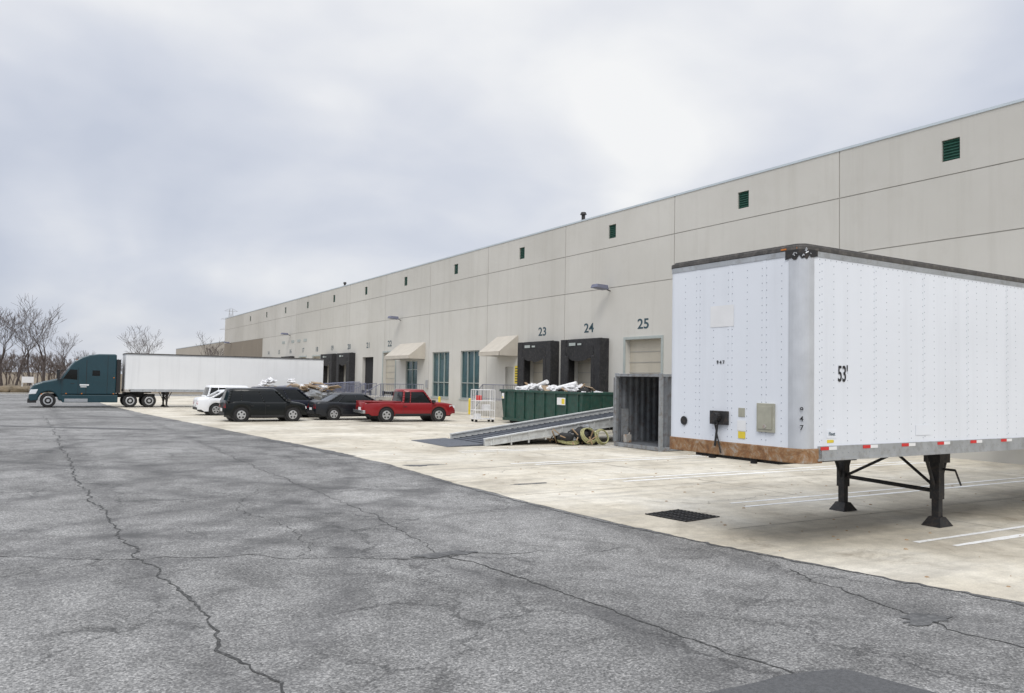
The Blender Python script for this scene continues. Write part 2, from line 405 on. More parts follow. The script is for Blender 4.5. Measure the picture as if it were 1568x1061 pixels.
for j in joints:
    if Y0 < j < Y1: ys |= {j-JW, j+JW}
for o in ops: ys |= {o[0], o[1]}; zs |= {o[2], o[3]}
ys = sorted(ys); zs = sorted(zs)
def cell(y, z):
    for o in ops:
        if o[0] < y < o[1] and o[2] < z < o[3]: return o[4], o[5]
    if any(abs(y-j) < JW for j in joints) or abs(z-7.25) < JW or abs(z-9.4) < JW: return .018, 1
    if y > 108 and z < 7.25: return 0.0, 6
    return 0.0, 0
mb = MB(); G = {}
for i in range(len(ys)-1):
    for j in range(len(zs)-1):
        G[i, j] = cell((ys[i]+ys[i+1])/2, (zs[j]+zs[j+1])/2)
for (i, j), (d, mi) in G.items():
    x = WX+d; a, b, c, e = ys[i], ys[i+1], zs[j], zs[j+1]
    mb.face([(x, a, c), (x, a, e), (x, b, e), (x, b, c)], mi)
    for di, dj in ((1, 0), (0, 1)):
        q = G.get((i+di, j+dj))
        if q and abs(q[0]-d) > 1e-6:
            x2 = WX+q[0]; sm = 0 if max(q[0], d) > .05 else 1
            if di: mb.face([(x, b, c), (x, b, e), (x2, b, e), (x2, b, c)], sm)
            else: mb.face([(x, a, e), (x, b, e), (x2, b, e), (x2, a, e)], sm)
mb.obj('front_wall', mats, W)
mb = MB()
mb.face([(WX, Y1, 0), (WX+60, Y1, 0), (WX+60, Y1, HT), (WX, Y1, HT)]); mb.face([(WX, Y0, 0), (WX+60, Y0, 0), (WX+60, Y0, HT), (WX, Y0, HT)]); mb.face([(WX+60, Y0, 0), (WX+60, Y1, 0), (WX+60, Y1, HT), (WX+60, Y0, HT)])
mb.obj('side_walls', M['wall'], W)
mb = MB(); mb.face([(WX, Y0, HT-.3), (WX+60, Y0, HT-.3), (WX+60, Y1, HT-.3), (WX, Y1, HT-.3)]); mb.obj('roof', M['roof'], W)
mb = MB(); mb.box(WX-.03, WX+.3, Y0-.03, Y1+.03, HT+.002, HT+.09); mb.box(WX+59.7, WX+60.03, Y0, Y1, HT+.002, HT+.09); mb.obj('coping', M['coping'], W)
mb = MB()
for o in ops:
    if o[5] == 4:
        for k in range(7):
            z = o[2]+.05+k*.1; mb.hexa([(WX+.03, o[0]+.02, z), (WX+.05, o[0]+.02, z-.0), (WX+.05, o[1]-.02, z), (WX+.03, o[1]-.02, z), (WX+.08, o[0]+.02, z+.06), (WX+.095, o[0]+.02, z+.06), (WX+.095, o[1]-.02, z+.06), (WX+.08, o[1]-.02, z+.06)])
mb.obj('louvers', M['green'], W)
mb = MB()
for a, b in wins+[(58.1, 60.4)]:
    z0, z1 = (.95, 4.3) if a < 58 else (.85, 3.7)
    x0, x1 = WX+.07, WX+.155
    n = 3 if a < 58 else 2; h = .024
    for k in range(n+1):
        y = a+(b-a)*k/n; y = min(max(y, a+h), b-h); mb.box(x0, x1, y-h, y+h, z0, z1)
    for z in ([z0+.04, z0+1.1, z1-.04] if a < 58 else [z0+.06, z0+2.15, z1-.04]): mb.box(x0+.004, x1-.004, a, b, z-h, z+h)
for a, b in wins: mb.box(WX-.06, WX+.06, a-.05, b+.05, .86, .945)
mb.obj('window_frames', M['mull'], W)
mb = MB()
for yc, n, kind in docks:
    if kind == 'open': continue
    for k in range(1, 6): z = 1.2+k*.53; mb.box(WX+.262, WX+.277, yc-1.33, yc+1.33, z-.02, z+.02)
mb.obj('door_seams', M['groove'], W)
mb = MB()
for yc, n, kind in docks:
    if kind == 'plain':
        for y0, y1, z0, z1 in ((yc-1.5, yc-1.36, 1.0, 4.6), (yc+1.36, yc+1.5, 1.0, 4.6), (yc-1.36, yc+1.36, 4.46, 4.6)): mb.box(WX-.05, WX+.02, y0, y1, z0, z1)
mb.obj('door_frames', M['mull'], W, bevel=.01)
mb = MB(); mw = MB()
for yc, n, kind in docks:
    if kind != 'shelter': continue
    x0 = WX-.62
    for s in (-1, 1):
        ya, yb = yc+s*1.28, yc+s*1.82
        y0, y1 = min(ya, yb), max(ya, yb)
        mb.hexa([(x0, y0, .95), (WX+.0, y0, .95), (WX, y1, .95), (x0, y1, .95), (x0, y0, 4.6), (WX, y0, 4.6), (WX, y1, 4.6), (x0, y1, 4.6)])
        mb.box(x0-.03, x0+.1, yc+s*1.2-.14, yc+s*1.2+.14, 1.0, 3.7)
    mb.hexa([(x0, yc-1.28, 3.85), (WX, yc-1.28, 3.85), (WX, yc+1.28, 3.85), (x0, yc+1.28, 3.85), (x0+.05, yc-1.28, 4.6), (WX, yc-1.28, 4.66), (WX, yc+1.28, 4.66), (x0+.05, yc+1.28, 4.6)])
    N = 10
    zz = [3.62-.22*math.sin(math.pi*k/N)+random.uniform(-.05, .05) for k in range(N+1)]
    for k in range(N):
        a = yc-1.25+2.5*k/N; b = yc-1.25+2.5*(k+1)/N
        mb.face([(x0-.02, a, 4.2), (x0-.02, b, 4.2), (x0+.03, b, zz[k+1]), (x0+.03, a, zz[k])])
    mw.box(x0-.028, x0-.021, yc+.35, yc+.95, 4.24, 4.4); mw.box(x0-.028, x0-.021, yc-.2, yc+.15, 4.26, 4.36)
mb.obj('dock_shelters', M['black'], W, bevel=.04)
mw.obj('shelter_labels', M['mull'], W)
mb = MB()
for yc, n, kind in docks:
    for s in (-1, 1): mb.box(WX-.14, WX-.001, yc+s*1.0-.12, yc+s*1.0+.12, .7, 1.18)
mb.obj('dock_bumpers', M['rubber'], W, bevel=.01)
mb = MB()
for yc, n, kind in docks: mb.box(WX-.05, WX-.001, yc-.8, yc+.8, .95, 1.14)
mb.obj('dock_levelers', M['frame'], W)
for yc, n, kind in docks:
    if n <= 0: continue
    text('door_number', str(n), (WX-.006, yc-.0, 5.2), (rad(90), 0, rad(-90)), .70, M['navy'], W, bold=.012, sx=1.3)
mb = MB(); mb.box(WX-.02, WX-.002, 42.55, 43.2, 2.1, 3.2); mb.box(WX-.02, WX-.002, 37.62, 37.86, 1.6, 3.7); mb.box(WX-.02, WX-.002, 42.25, 42.45, 1.2, 3.4); mb.obj('yellow_signs', M['yellow'], W)
mb = MB()
for k in range(6): mb.box(WX-.026, WX-.021, 42.62, 43.12, 2.2+k*.16, 2.26+k*.16)
mb.obj('sign_print', M['textblk'], W)
def awning(y0, y1):
    mb = MB(); x1 = WX-.002; xo = WX-1.35
    mb.face([(x1, y0, 5.1), (x1, y1, 5.1), (xo, y1, 4.05), (xo, y0, 4.05)])
    mb.face([(xo, y0, 4.05), (xo, y1, 4.05), (xo, y1, 3.82), (xo, y0, 3.82)])
    for y in (y0, y1): mb.face([(x1, y, 5.1), (xo, y, 4.05), (xo, y, 3.82), (x1, y, 3.82)])
    o = mb.obj('awning_canopy', M['awn'], W); sd = o.modifiers.new('s', 'SOLIDIFY'); sd.thickness = .02
    mb = MB(); mb.tube((x1, (y0+y1)/2, 3.83), (xo, (y0+y1)/2, 3.83), .02); mb.obj('awning_frame', M['steel'], W)
awning(42.9, 45.5); awning(56.7, 61.6)
mb = MB(); ma = MB()
for y in (33.6, 61.6, 94.7, 127.5, 5.5):
    ma.tube((WX, y, 7.08), (WX-.4, y, 7.2), .03)
    mb.hexa([(WX-1.1, y-.28, 7.2), (WX-.3, y-.28, 7.12), (WX-.3, y+.28, 7.12), (WX-1.1, y+.28, 7.2), (WX-1.04, y-.24, 7.38), (WX-.34, y-.24, 7.36), (WX-.34, y+.24, 7.36), (WX-1.04, y+.24, 7.38)])
ma.obj('lamp_arms', M['frame'], W); mb.obj('flood_lamps', M['rail'], W, bevel=.02)
mb = MB()
for y, h in ((38.2, .9), (80.2, .8), (100, .4)):
    mb.tube((WX+1.5, y, HT-.3), (WX+1.5, y, HT+h), .11); mb.tube((WX+1.5, y, HT+h), (WX+1.5, y, HT+h+.14), .2, .14)
mb.obj('roof_vents', M['frame'], W)
mb = MB(); mb.box(WX-.14, WX-.001, 41.95, 42.05, 2.2, 2.6); mb.box(WX-.12, WX-.001, 56.0, 56.3, 1.6, 2.2); mb.obj('utility_boxes', M['steel'], W)
mb = MB()
for k, y in enumerate((88.0, 90.5, 93, 97)): mb.box(WX-.03, WX-.002, y, y+1.2, 6.2, 6.5)
mb.obj('company_lettering', M['mull'], W)

B2 = empty('distant_warehouse')
mb = MB(); mb.box(41, 95, 165, 288, 0, 10.6); mb.obj('walls', M['wall2'], B2)
mb = MB(); mb.box(40.95, 95.05, 164.95, 288.05, 10.602, 10.8); mb.obj('coping', M['coping'], B2)
mb = MB()
for k in range(20): mb.box(40.9, 40.99, 170+k*5.6, 172.6+k*5.6, 1.2, 4.2)
mb.obj('dock_doors', M['taupe'], B2)

def railing(mb, p0, p1, n, h=1.0, r=.022):
    p0 = Vector(p0); p1 = Vector(p1); up = Vector((0, 0, h))
    mb.tube(p0+up, p1+up, r); mb.tube(p0+up*.12, p1+up*.12, r*.7)
    for k in range(n+1):
        p = p0+(p1-p0)*k/n; mb.tube(p, p+up, r*(1.1 if k % 8 == 0 else .5), seg=5)
R = empty('entrance_ramp')
mb = MB()
mb.hexa([(22.6, 62, 0), (24.2, 62, 0), (24.2, 80, 0), (22.6, 80, 0), (22.6, 62, .85), (24.2, 62, .85), (24.2, 80, .02), (22.6, 80, .02)])
mb.box(22.6, 25.99, 56.6, 61.998, 0, .85)
for k in range(5): mb.box(22.6-.3*(k+1), 22.598-.3*k, 57.2, 60.4, 0, .85-.17*(k+1)+.02)
mb.obj('ramp_slab', M['conc2'], R)
mb = MB()
railing(mb, (22.65, 62, .85), (22.65, 80, .02), 110); railing(mb, (24.15, 62, .85), (24.15, 80, .02), 80)
railing(mb, (22.65, 56.65, .85), (22.65, 57.2, .85), 4); railing(mb, (22.65, 60.4, .85), (22.65, 62, .85), 10); railing(mb, (22.65, 56.65, .85), (25.9, 56.65, .85), 20)
railing(mb, (22.6, 57.2, .85), (21.1, 57.2, .05), 8); railing(mb, (22.6, 60.4, .85), (21.1, 60.4, .05), 8)
mb.obj('railings', M['rail'], R)
R = empty('raised_walkway')
mb = MB(); mb.hexa([(14.6, 57.2, 0), (21.0, 57.2, 0), (21.0, 58.6, 0), (14.6, 58.6, 0), (14.6, 57.2, .35), (21.0, 57.2, .85), (21.0, 58.6, .85), (14.6, 58.6, .35)]); mb.obj('slab', M['conc2'], R)
mb = MB(); railing(mb, (14.6, 57.25, .4), (21.0, 57.25, .87), 70, h=1.1, r=.026); railing(mb, (14.6, 58.5, .4), (21.0, 58.5, .87), 50, h=1.1, r=.026); mb.obj('guard_rail', M['rail'], R)
R = empty('service_stair')
mb = MB(); mb.box(24.6, 25.99, 42.2, 44.9, 0, 1.0)
for k in range(5): mb.box(24.6, 25.99, 44.902+.28*k, 45.18+.28*k, 0, 1.0-.18*(k+1))
mb.obj('steps', M['conc2'], R)
mb = MB(); railing(mb, (24.65, 42.25, 1), (24.65, 44.9, 1), 16); railing(mb, (24.65, 44.9, 1), (24.65, 46.4, .1), 10); railing(mb, (24.65, 42.25, 1), (25.9, 42.25, 1), 8)
mb.obj('railings', M['rail'], R)
for y in (46.9, 51.5, 56.0):
    b = empty('yellow_bollard', (24.8, y, 0)); mb = MB(); mb.tube((0, 0, 0), (0, 0, 1.0), .09, seg=12); mb.tube((0, 0, 1.0), (0, 0, 1.06), .09, .04, seg=12); mb.obj('post', M['yellow'], b)

# ------------------------------------------------------------------ wheels
def wheel(mt, mr, x, y, z, r, w, out, seg=28, truck=False):
    yi = y-out*w
    mt.tube((x, yi, z), (x, y-out*.03, z), r, seg=seg); mt.tube((x, y-out*.03, z), (x, y, z), r, r*.9, seg=seg)
    rr = r*.62
    mr.tube((x, y, z), (x, y+out*.006, z), rr, rr*.97, seg=seg)
    if truck:
        mt.tube((x, y+out*.006, z), (x, y+out*.01, z), rr*.72, seg=16); mr.tube((x, y+out*.01, z), (x, y+out*.07, z), rr*.4, rr*.33, seg=12)
    else:
        for k in range(5):
            a = 2*math.pi*k/5+.3
            c = Vector((x+math.cos(a)*rr*.62, y+out*.0065, z+math.sin(a)*rr*.62)); mt.tube(c, c+Vector((0, out*.003, 0)), rr*.22, seg=8)

# ------------------------------------------------------------------ trailers
def trailer(name, loc, rz, L, sc, detail, zb=1.28, zt=4.22, legx=4.2, Wd=2.6, wm=None, ly=(.6, 2.38)):
    T = empty(name, loc, rz, sc); wm = wm or M['tw']
    r = .17
    def outline(o):
        pts = []
        for k in range(9):
            t = math.pi/2*k/8; pts.append((r-(r+o)*math.sin(t), (Wd-r)+(r+o)*math.cos(t)))
        for k in range(9):
            t = math.pi/2*k/8; pts.append((r-(r+o)*math.cos(t), r-(r+o)*math.sin(t)))
        pts += [(L+o, -o), (L+o, Wd+o)]
        return pts
    def cornerpts(o, y_ext=0):
        pts = [( -o, r+y_ext)] if y_ext else []
        for k in range(9):
            t = math.pi/2*k/8; pts.append((r-(r+o)*math.cos(t), r-(r+o)*math.sin(t)))
        return pts
    mb = MB(); mb.prism(outline(0), 'z', zb+.17, zt-.085); mb.obj('box_body', wm, T)
    if detail:
        pts = cornerpts(.006, .05)+[(.24, -.006)]
        mb = MB()
        for a, b in zip(pts[:-1], pts[1:]): mb.face([(*a, zb+.17), (*b, zb+.17), (*b, zt-.163), (*a, zt-.163)])
        mb.obj('corner_post', M['tgrey'], T, smooth=True)
    mb = MB(); mb.prism(outline(.018), 'z', zt-.085, zt-.02); mb.prism(outline(-.03), 'z', zt-.02, zt+.01); mb.obj('top_rail', M['toprail'], T, bevel=.01)
    mb = MB(); mb.prism(outline(.009), 'z', zt-.16, zt-.086); mb.obj('cant_rail', M['botrail'], T)
    mb = MB(); mb.box(.32, L+.01, -.02, .04, zb, zb+.2); mb.box(.32, L+.01, Wd-.04, Wd+.02, zb, zb+.2); mb.box(.3, L+.01, -.03, .03, zb-.0, zb+.03); mb.obj('bottom_rail', M['botrail'], T)
    o2 = outline(.02)[:18]; mb = MB(); mb.prism(o2+[(.4, -.02), (.4, Wd+.02)], 'z', zb-.03, zb+.168); mb.obj('front_bolster', M['rustband'] if detail else M['rust'], T, bevel=.01)
    mb = MB(); mb.box(.4, L, .04, Wd-.04, zb+.06, zb+.17)
    for k in range(int(L/.45)): mb.box(.5+k*.45, .56+k*.45, .04, Wd-.04, zb-.0, zb+.06)
    mb.box(.15, 1.9, .5, Wd-.5, zb-.09, zb-.0)
    lx = legx
    for y in ly:
        mb.box(lx-.08, lx+.08, y-.08, y+.08, .45, zb); mb.box(lx-.06, lx+.06, y-.06, y+.06, .1, .45)
        mb.hexa([(lx-.2, y-.16, .012), (lx+.2, y-.16, .012), (lx+.2, y+.16, .012), (lx-.2, y+.16, .012), (lx-.08, y-.1, .16), (lx+.08, y-.1, .16), (lx+.08, y+.1, .16), (lx-.08, y+.1, .16)])
        mb.tube((lx, y, .5), (lx+.35, y, zb), .028); mb.tube((lx, y, .5), (lx-.38, y, zb), .028)
        mb.tube((lx, y, .62), (lx, Wd/2+(.2 if y < 1 else -.2), zb), .025)
        mb.box(lx-.15, lx+.15, y-.14, y+.14, zb-.22, zb-.02)
    mb.tube((lx, ly[0], .58), (lx, ly[1], .64), .035)
    mb.tube((lx+.05, ly[0]-.28, .95), (lx+.05, ly[0]-.08, .95), .02); mb.tube((lx+.05, ly[0]-.28, .95), (lx+.18, ly[0]-.3, .7), .015)
    mb.box(L-4.4, L-.9, .75, .9, .75, zb); mb.box(L-4.4, L-.9, Wd-.9, Wd-.75, .75, zb)
    mb.box(L-.05, L, .3, Wd-.3, .5, .62); mb.box(L-.06, L, .8, .9, .6, zb); mb.box(L-.06, L, Wd-.9, Wd-.8, .6, zb)
    mb.obj('underframe', M['frame'], T)
    mt = MB(); mr = MB()
    for x in (L-3.4, L-2.1):
        mt.tube((x, .3, .52), (x, Wd-.3, .52), .07)
        for y, o in ((.03, -1), (Wd-.03, 1)): wheel(mt, mr, x, y, .52, .51, .6, o, truck=True)
    mt.obj('tyres', M['tyre'], T); mr.obj('rims', M['rim'], T)
    if detail:
        mb = MB()
        def rv(x, y, z, n, s=.0095):
            n = Vector(n); u = n.orthogonal().normalized(); w = n.cross(u); p = Vector((x, y, z))
            i = len(mb.v)
            for k in range(5):
                a = 2*math.pi*k/5; mb.v.append(tuple(p+(u*math.cos(a)+w*math.sin(a))*s))
            mb.v.append(tuple(p+n*.006))
            for k in range(5): mb.f.append((i+k, i+(k+1) % 5, i+5)); mb.m.append(0)
        k = 0; x = .36
        while x < L-.1:
            z = zb+.26
            while z < zt-.18: rv(x, -.0005, z, (0, -1, 0)); z += .105
            if k % 4 == 0:
                z = zb+.28
                while z < zt-.18: rv(x+.05, -.0005, z, (0, -1, 0)); z += .105
            x += .305; k += 1
        x = .36
        while x < L: rv(x, -.0005, zt-.19, (0, -1, 0)); rv(x, -.022, zb+.1, (0, -1, 0)); x += .12
        for y in (.34, .60, .68, .95, 1.23, 1.31, 1.6, 1.88, 1.96, 2.2):
            z = zb+.25
            while z < zt-.18: rv(-.0005, y, z, (-1, 0, 0)); z += .105
        mb.obj('rivets', M['rivet'], T, fix=False)
        mb = MB()
        for y in (.64, 1.27, 1.92): mb.box(-.004, -.001, y-.03, y+.03, zb+.17, zt-.165)
        x = 1.6
        while x < L: mb.box(x-.003, x+.003, -.0025, -.0008, zb+.2, zt-.165); x += 1.22
        mb.obj('panel_laps', M['tw'], T)
        mb = MB(); mbw = MB()
        for k in range(16):
            x = .36+k*.93; mb.box(x, x+.17, -.026, -.0205, zb+.145, zb+.19); mbw.box(x+.172, x+.34, -.026, -.0205, zb+.145, zb+.19)
        mb.obj('reflector_red', M['red'], T); mbw.obj('reflector_white', M['white'], T)
        mb = MB()
        mb.box(-.05, -.001, 1.28, 1.62, zb+.42, zb+.62); mb.tube((-.05, 1.45, zb+.53), (-.14, 1.45, zb+.53), .065, seg=12)
        mb.tube((-.006, 2.2, zb+.44), (-.02, 2.2, zb+.44), .07, seg=14); mb.tube((-.05, 1.45, zb+.5), (-.06, 1.5, zb+.1), .018); mb.tube((-.05, 1.52, zb+.45), (-.04, 1.4, zb+.0), .012)
        mb.tube((.1, .9, zb-.03), (.1, .9, zb-.11), .05); mb.tube((.1, 1.7, zb-.03), (.1, 1.7, zb-.1), .06)
        mb.obj('air_connector', M['frame'], T, bevel=.008)
        mb = MB(); mb.box(-.035, -.001, .44, .74, zb+.36, zb+.76); mb.box(-.045, -.036, .47, .71, zb+.40, zb+.72); mb.box(-.008, -.001, .98, 1.1, zb+.55, zb+.68); mb.obj('document_box', M['olive'], T, bevel=.012)
        mb = MB(); mb.tube((-.046, .59, zb+.44), (-.052, .59, zb+.44), .03); mb.obj('box_latch', M['rust'], T)
        mb = MB(); mb.box(-.006, -.0045, 1.2, 1.66, 3.15, 3.47); mb.box(-.006, -.0042, .96, 1.12, zb+.35, zb+.5); mb.obj('decal_panel', M['white'], T)
        mb = MB(); mb.box(-.008, -.0045, .97, 1.1, zb+.24, zb+.34); mb.box(.52, .66, -.004, -.001, zb+.24, zb+.28); mb.obj('yellow_label', M['yellow'], T)
        mb = MB(); mb.box(2.6, 3.0, -.008, -.0028, zb+.3, zb+.46); mb.box(.5, .72, -.004, -.001, zb+.3, zb+.42); mb.obj('id_plates', M['tw'], T, bevel=.004)
        text('length_marking', "53'", (.86, -.006, 2.46), (rad(90), 0, 0), .31, M['textblk'], T, sx=.62, bold=.004)
        text('unit_number', "9 4 7", (-.008, 1.45, 2.62), (rad(90), 0, rad(-90)), .075, M['textblk'], T, bold=.001)
        for k, ch in enumerate('947'): text('unit_digit', ch, (.03, .03, 1.97-.12*k), (rad(90), 0, rad(-48)), .10, M['textblk'], T, bold=.001)
        text('maker_marking', 'Fleet', (.62, -.006, zb+.36), (rad(90), 0, 0), .07, M['navy'], T)
        mb = MB(); pts = cornerpts(.016, .1)+[(.3, -.016)]
        zl = [zt-.17+random.uniform(-.05, .02) for _ in pts]
        for q, (a, b) in enumerate(zip(pts[:-1], pts[1:])):
            mb.face([(*a, zl[q]), (*b, zl[q+1]), (*b, zt-.08), (*a, zt-.08)])
        mb.obj('corner_cap', M['frame'], T)
        mb = MB(); mb.tube((.03, .1, zt-.06), (.004, .11, zt-.06), .022, seg=10); mb.box(-.024, .02, .25, .34, zt-.07, zt-.05); mb.obj('marker_lamps', M['amber'], T)
        mb = MB()
        for _ in range(10):
            t = random.uniform(0, math.pi/2); z = zt-random.uniform(.1, .18); c = Vector((r-(r+.018)*math.cos(t), r-(r+.018)*math.sin(t), z)); mb.tube(c, c+Vector((random.uniform(-.03, .03), random.uniform(-.03, .03), random.uniform(-.04, .04))), .008, seg=5)
        mb.obj('torn_metal', M['tgrey'], T)
    return T
trailer('semi_trailer', (8.84, 7.24, 0), rad(1.2), 16.15, 1, True)
trailer('semi_trailer', (5.35, 59.45, 0), 0, 15.2, .89, False, zb=1.2, zt=4.11, legx=3.0, wm=M['tw2'], ly=(.38, 2.22))

# ------------------------------------------------------------------ tractor
T = empty('semi_tractor', (-.15, 59.6, 0), 0, .89)
def arch(cx, cz, r, z0, n=10):
    a0 = math.asin(min(1, (z0-cz)/r)) if z0 > cz else -math.asin((cz-z0)/r)
    return [(cx+r*math.cos(a0+(math.pi-2*a0)*k/n), cz+r*math.sin(a0+(math.pi-2*a0)*k/n)) for k in range(n+1)]
Wt = 2.5
hood = [(.05, .42), (0, .7), (.02, 1.0), (.1, 1.35), (.3, 1.66), (.8, 1.86), (1.85, 2.1), (2.4, 2.1), (2.4, .5)] + arch(1.22, .52, .64, .5)
mb = MB(); mb.prism(hood, 'y', .08, Wt-.08); mb.obj('hood', M['teal'], T, bevel=.12, segs=4)
cab = [(1.95, .95), (1.95, 2.08), (2.45, 2.85), (2.6, 3.12), (2.85, 3.42), (3.25, 3.68), (3.75, 3.88), (4.4, 3.98), (5.55, 4.0), (5.6, 3.9), (5.6, .95)]
mb = MB(); mb.prism(cab, 'y', .03, Wt-.03); mb.obj('cab_sleeper', M['teal'], T, bevel=.1, segs=4)
mb = MB(); mb.box(2.1, 5.75, .06, .5, .38, .94); mb.box(2.1, 5.75, Wt-.5, Wt-.06, .38, .94); mb.obj('side_skirts', M['teal'], T, bevel=.05)
mb = MB(); mb.box(2.25, 3.75, .045, .06, .42, .66); mb.obj('fuel_tank_trim', M['chrome'], T)
mb = MB(); mb.face([(1.9, .2, 2.13), (1.9, Wt-.2, 2.13), (2.42, Wt-.28, 2.86), (2.42, .28, 2.86)])
for y in (.018, Wt-.018):
    mb.face([(2.12, y, 2.12), (3.02, y, 2.05), (3.02, y, 2.78), (2.55, y, 2.8)])
    mb.face([(4.0, y, 2.35), (4.5, y, 2.35), (4.5, y, 2.75), (4.0, y, 2.75)])
o = mb.obj('cab_windows', M['autoglass'], T); o.modifiers.new('s', 'SOLIDIFY').thickness = .01
mb = MB()
for y in (.022, Wt-.022):
    for (x0, x1, z0, z1) in ((3.08, 3.1, 1.0, 2.95), (2.05, 2.07, 1.0, 2.05), (3.6, 3.63, 1.0, 3.5), (5.0, 5.02, 1.0, 3.9), (2.6, 2.85, 1.75, 1.79)): mb.box(x0, x1, y-.006, y+.006, z0, z1)
mb.box(5.62, 5.9, .1, Wt-.1, 1.1, 3.6); mb.box(1.0, 8.4, .8, .95, .75, 1.0); mb.box(1.0, 8.4, Wt-.95, Wt-.8, .75, 1.0); mb.box(6.2, 7.6, .6, Wt-.6, 1.0, 1.12)
mb.box(-.06, .5, .1, Wt-.1, .35, .62)
for y, o in ((-.12, -1), (Wt+.12, 1)):
    mb.box(1.75, 1.9, y-.1, y+.1, 2.0, 2.75); mb.tube((1.9, y, 2.7), (2.3, y-o*.15, 2.75), .02); mb.tube((1.9, y, 2.05), (2.2, y-o*.15, 2.1), .02)
mb.tube((5.75, .3, 1.0), (5.75, .3, 3.3), .07)
mb.obj('cab_trim_frame', M['trim'], T, bevel=.01)
mb = MB()
for k in range(7): mb.box(-.03+.02*k, .05+.02*k, .65, Wt-.65, .72+.13*k, .78+.13*k)
mb.box(.12, .14, .6, Wt-.6, .7, 1.6)
mb.obj('grille', M['chrome'], T)
mb = MB()
for y0, y1 in ((.06, .45), (Wt-.45, Wt-.06)): mb.hexa([(.0, y0, .95), (.45, y0, .98), (.45, y1, .98), (.0, y1, .95), (.12, y0+.01, 1.3), (.6, y0+.01, 1.35), (.6, y1, 1.35), (.12, y1, 1.3)])
mb.obj('head_lamps', M['head'], T, bevel=.04)
mb = MB()
for x, z in ((.75, .95), (2.3, 1.0), (3.3, 1.0), (5.4, 1.0), (5.4, 2.2)): mb.box(x, x+.09, .0, .03, z, z+.07)
for k in range(5): mb.box(3.0, 3.08, .45+k*.4, .55+k*.4, 3.5, 3.56)
mb.obj('marker_lamps', M['amber'], T)
mb = MB(); mb.box(3.2, 3.8, .015, .028, 1.62, 1.72); mb.box(3.25, 3.65, .015, .028, 1.5, 1.56); mb.obj('door_lettering', M['white'], T)
mt = MB(); mr = MB()
for x in (1.22, 6.6, 7.92):
    for y, o in ((.06, -1), (Wt-.06, 1)): wheel(mt, mr, x, y, .51, .5, .3 if x < 2 else .6, o, truck=True)
mt.obj('tyres', M['tyre'], T); mr.obj('rims', M['rim'], T)

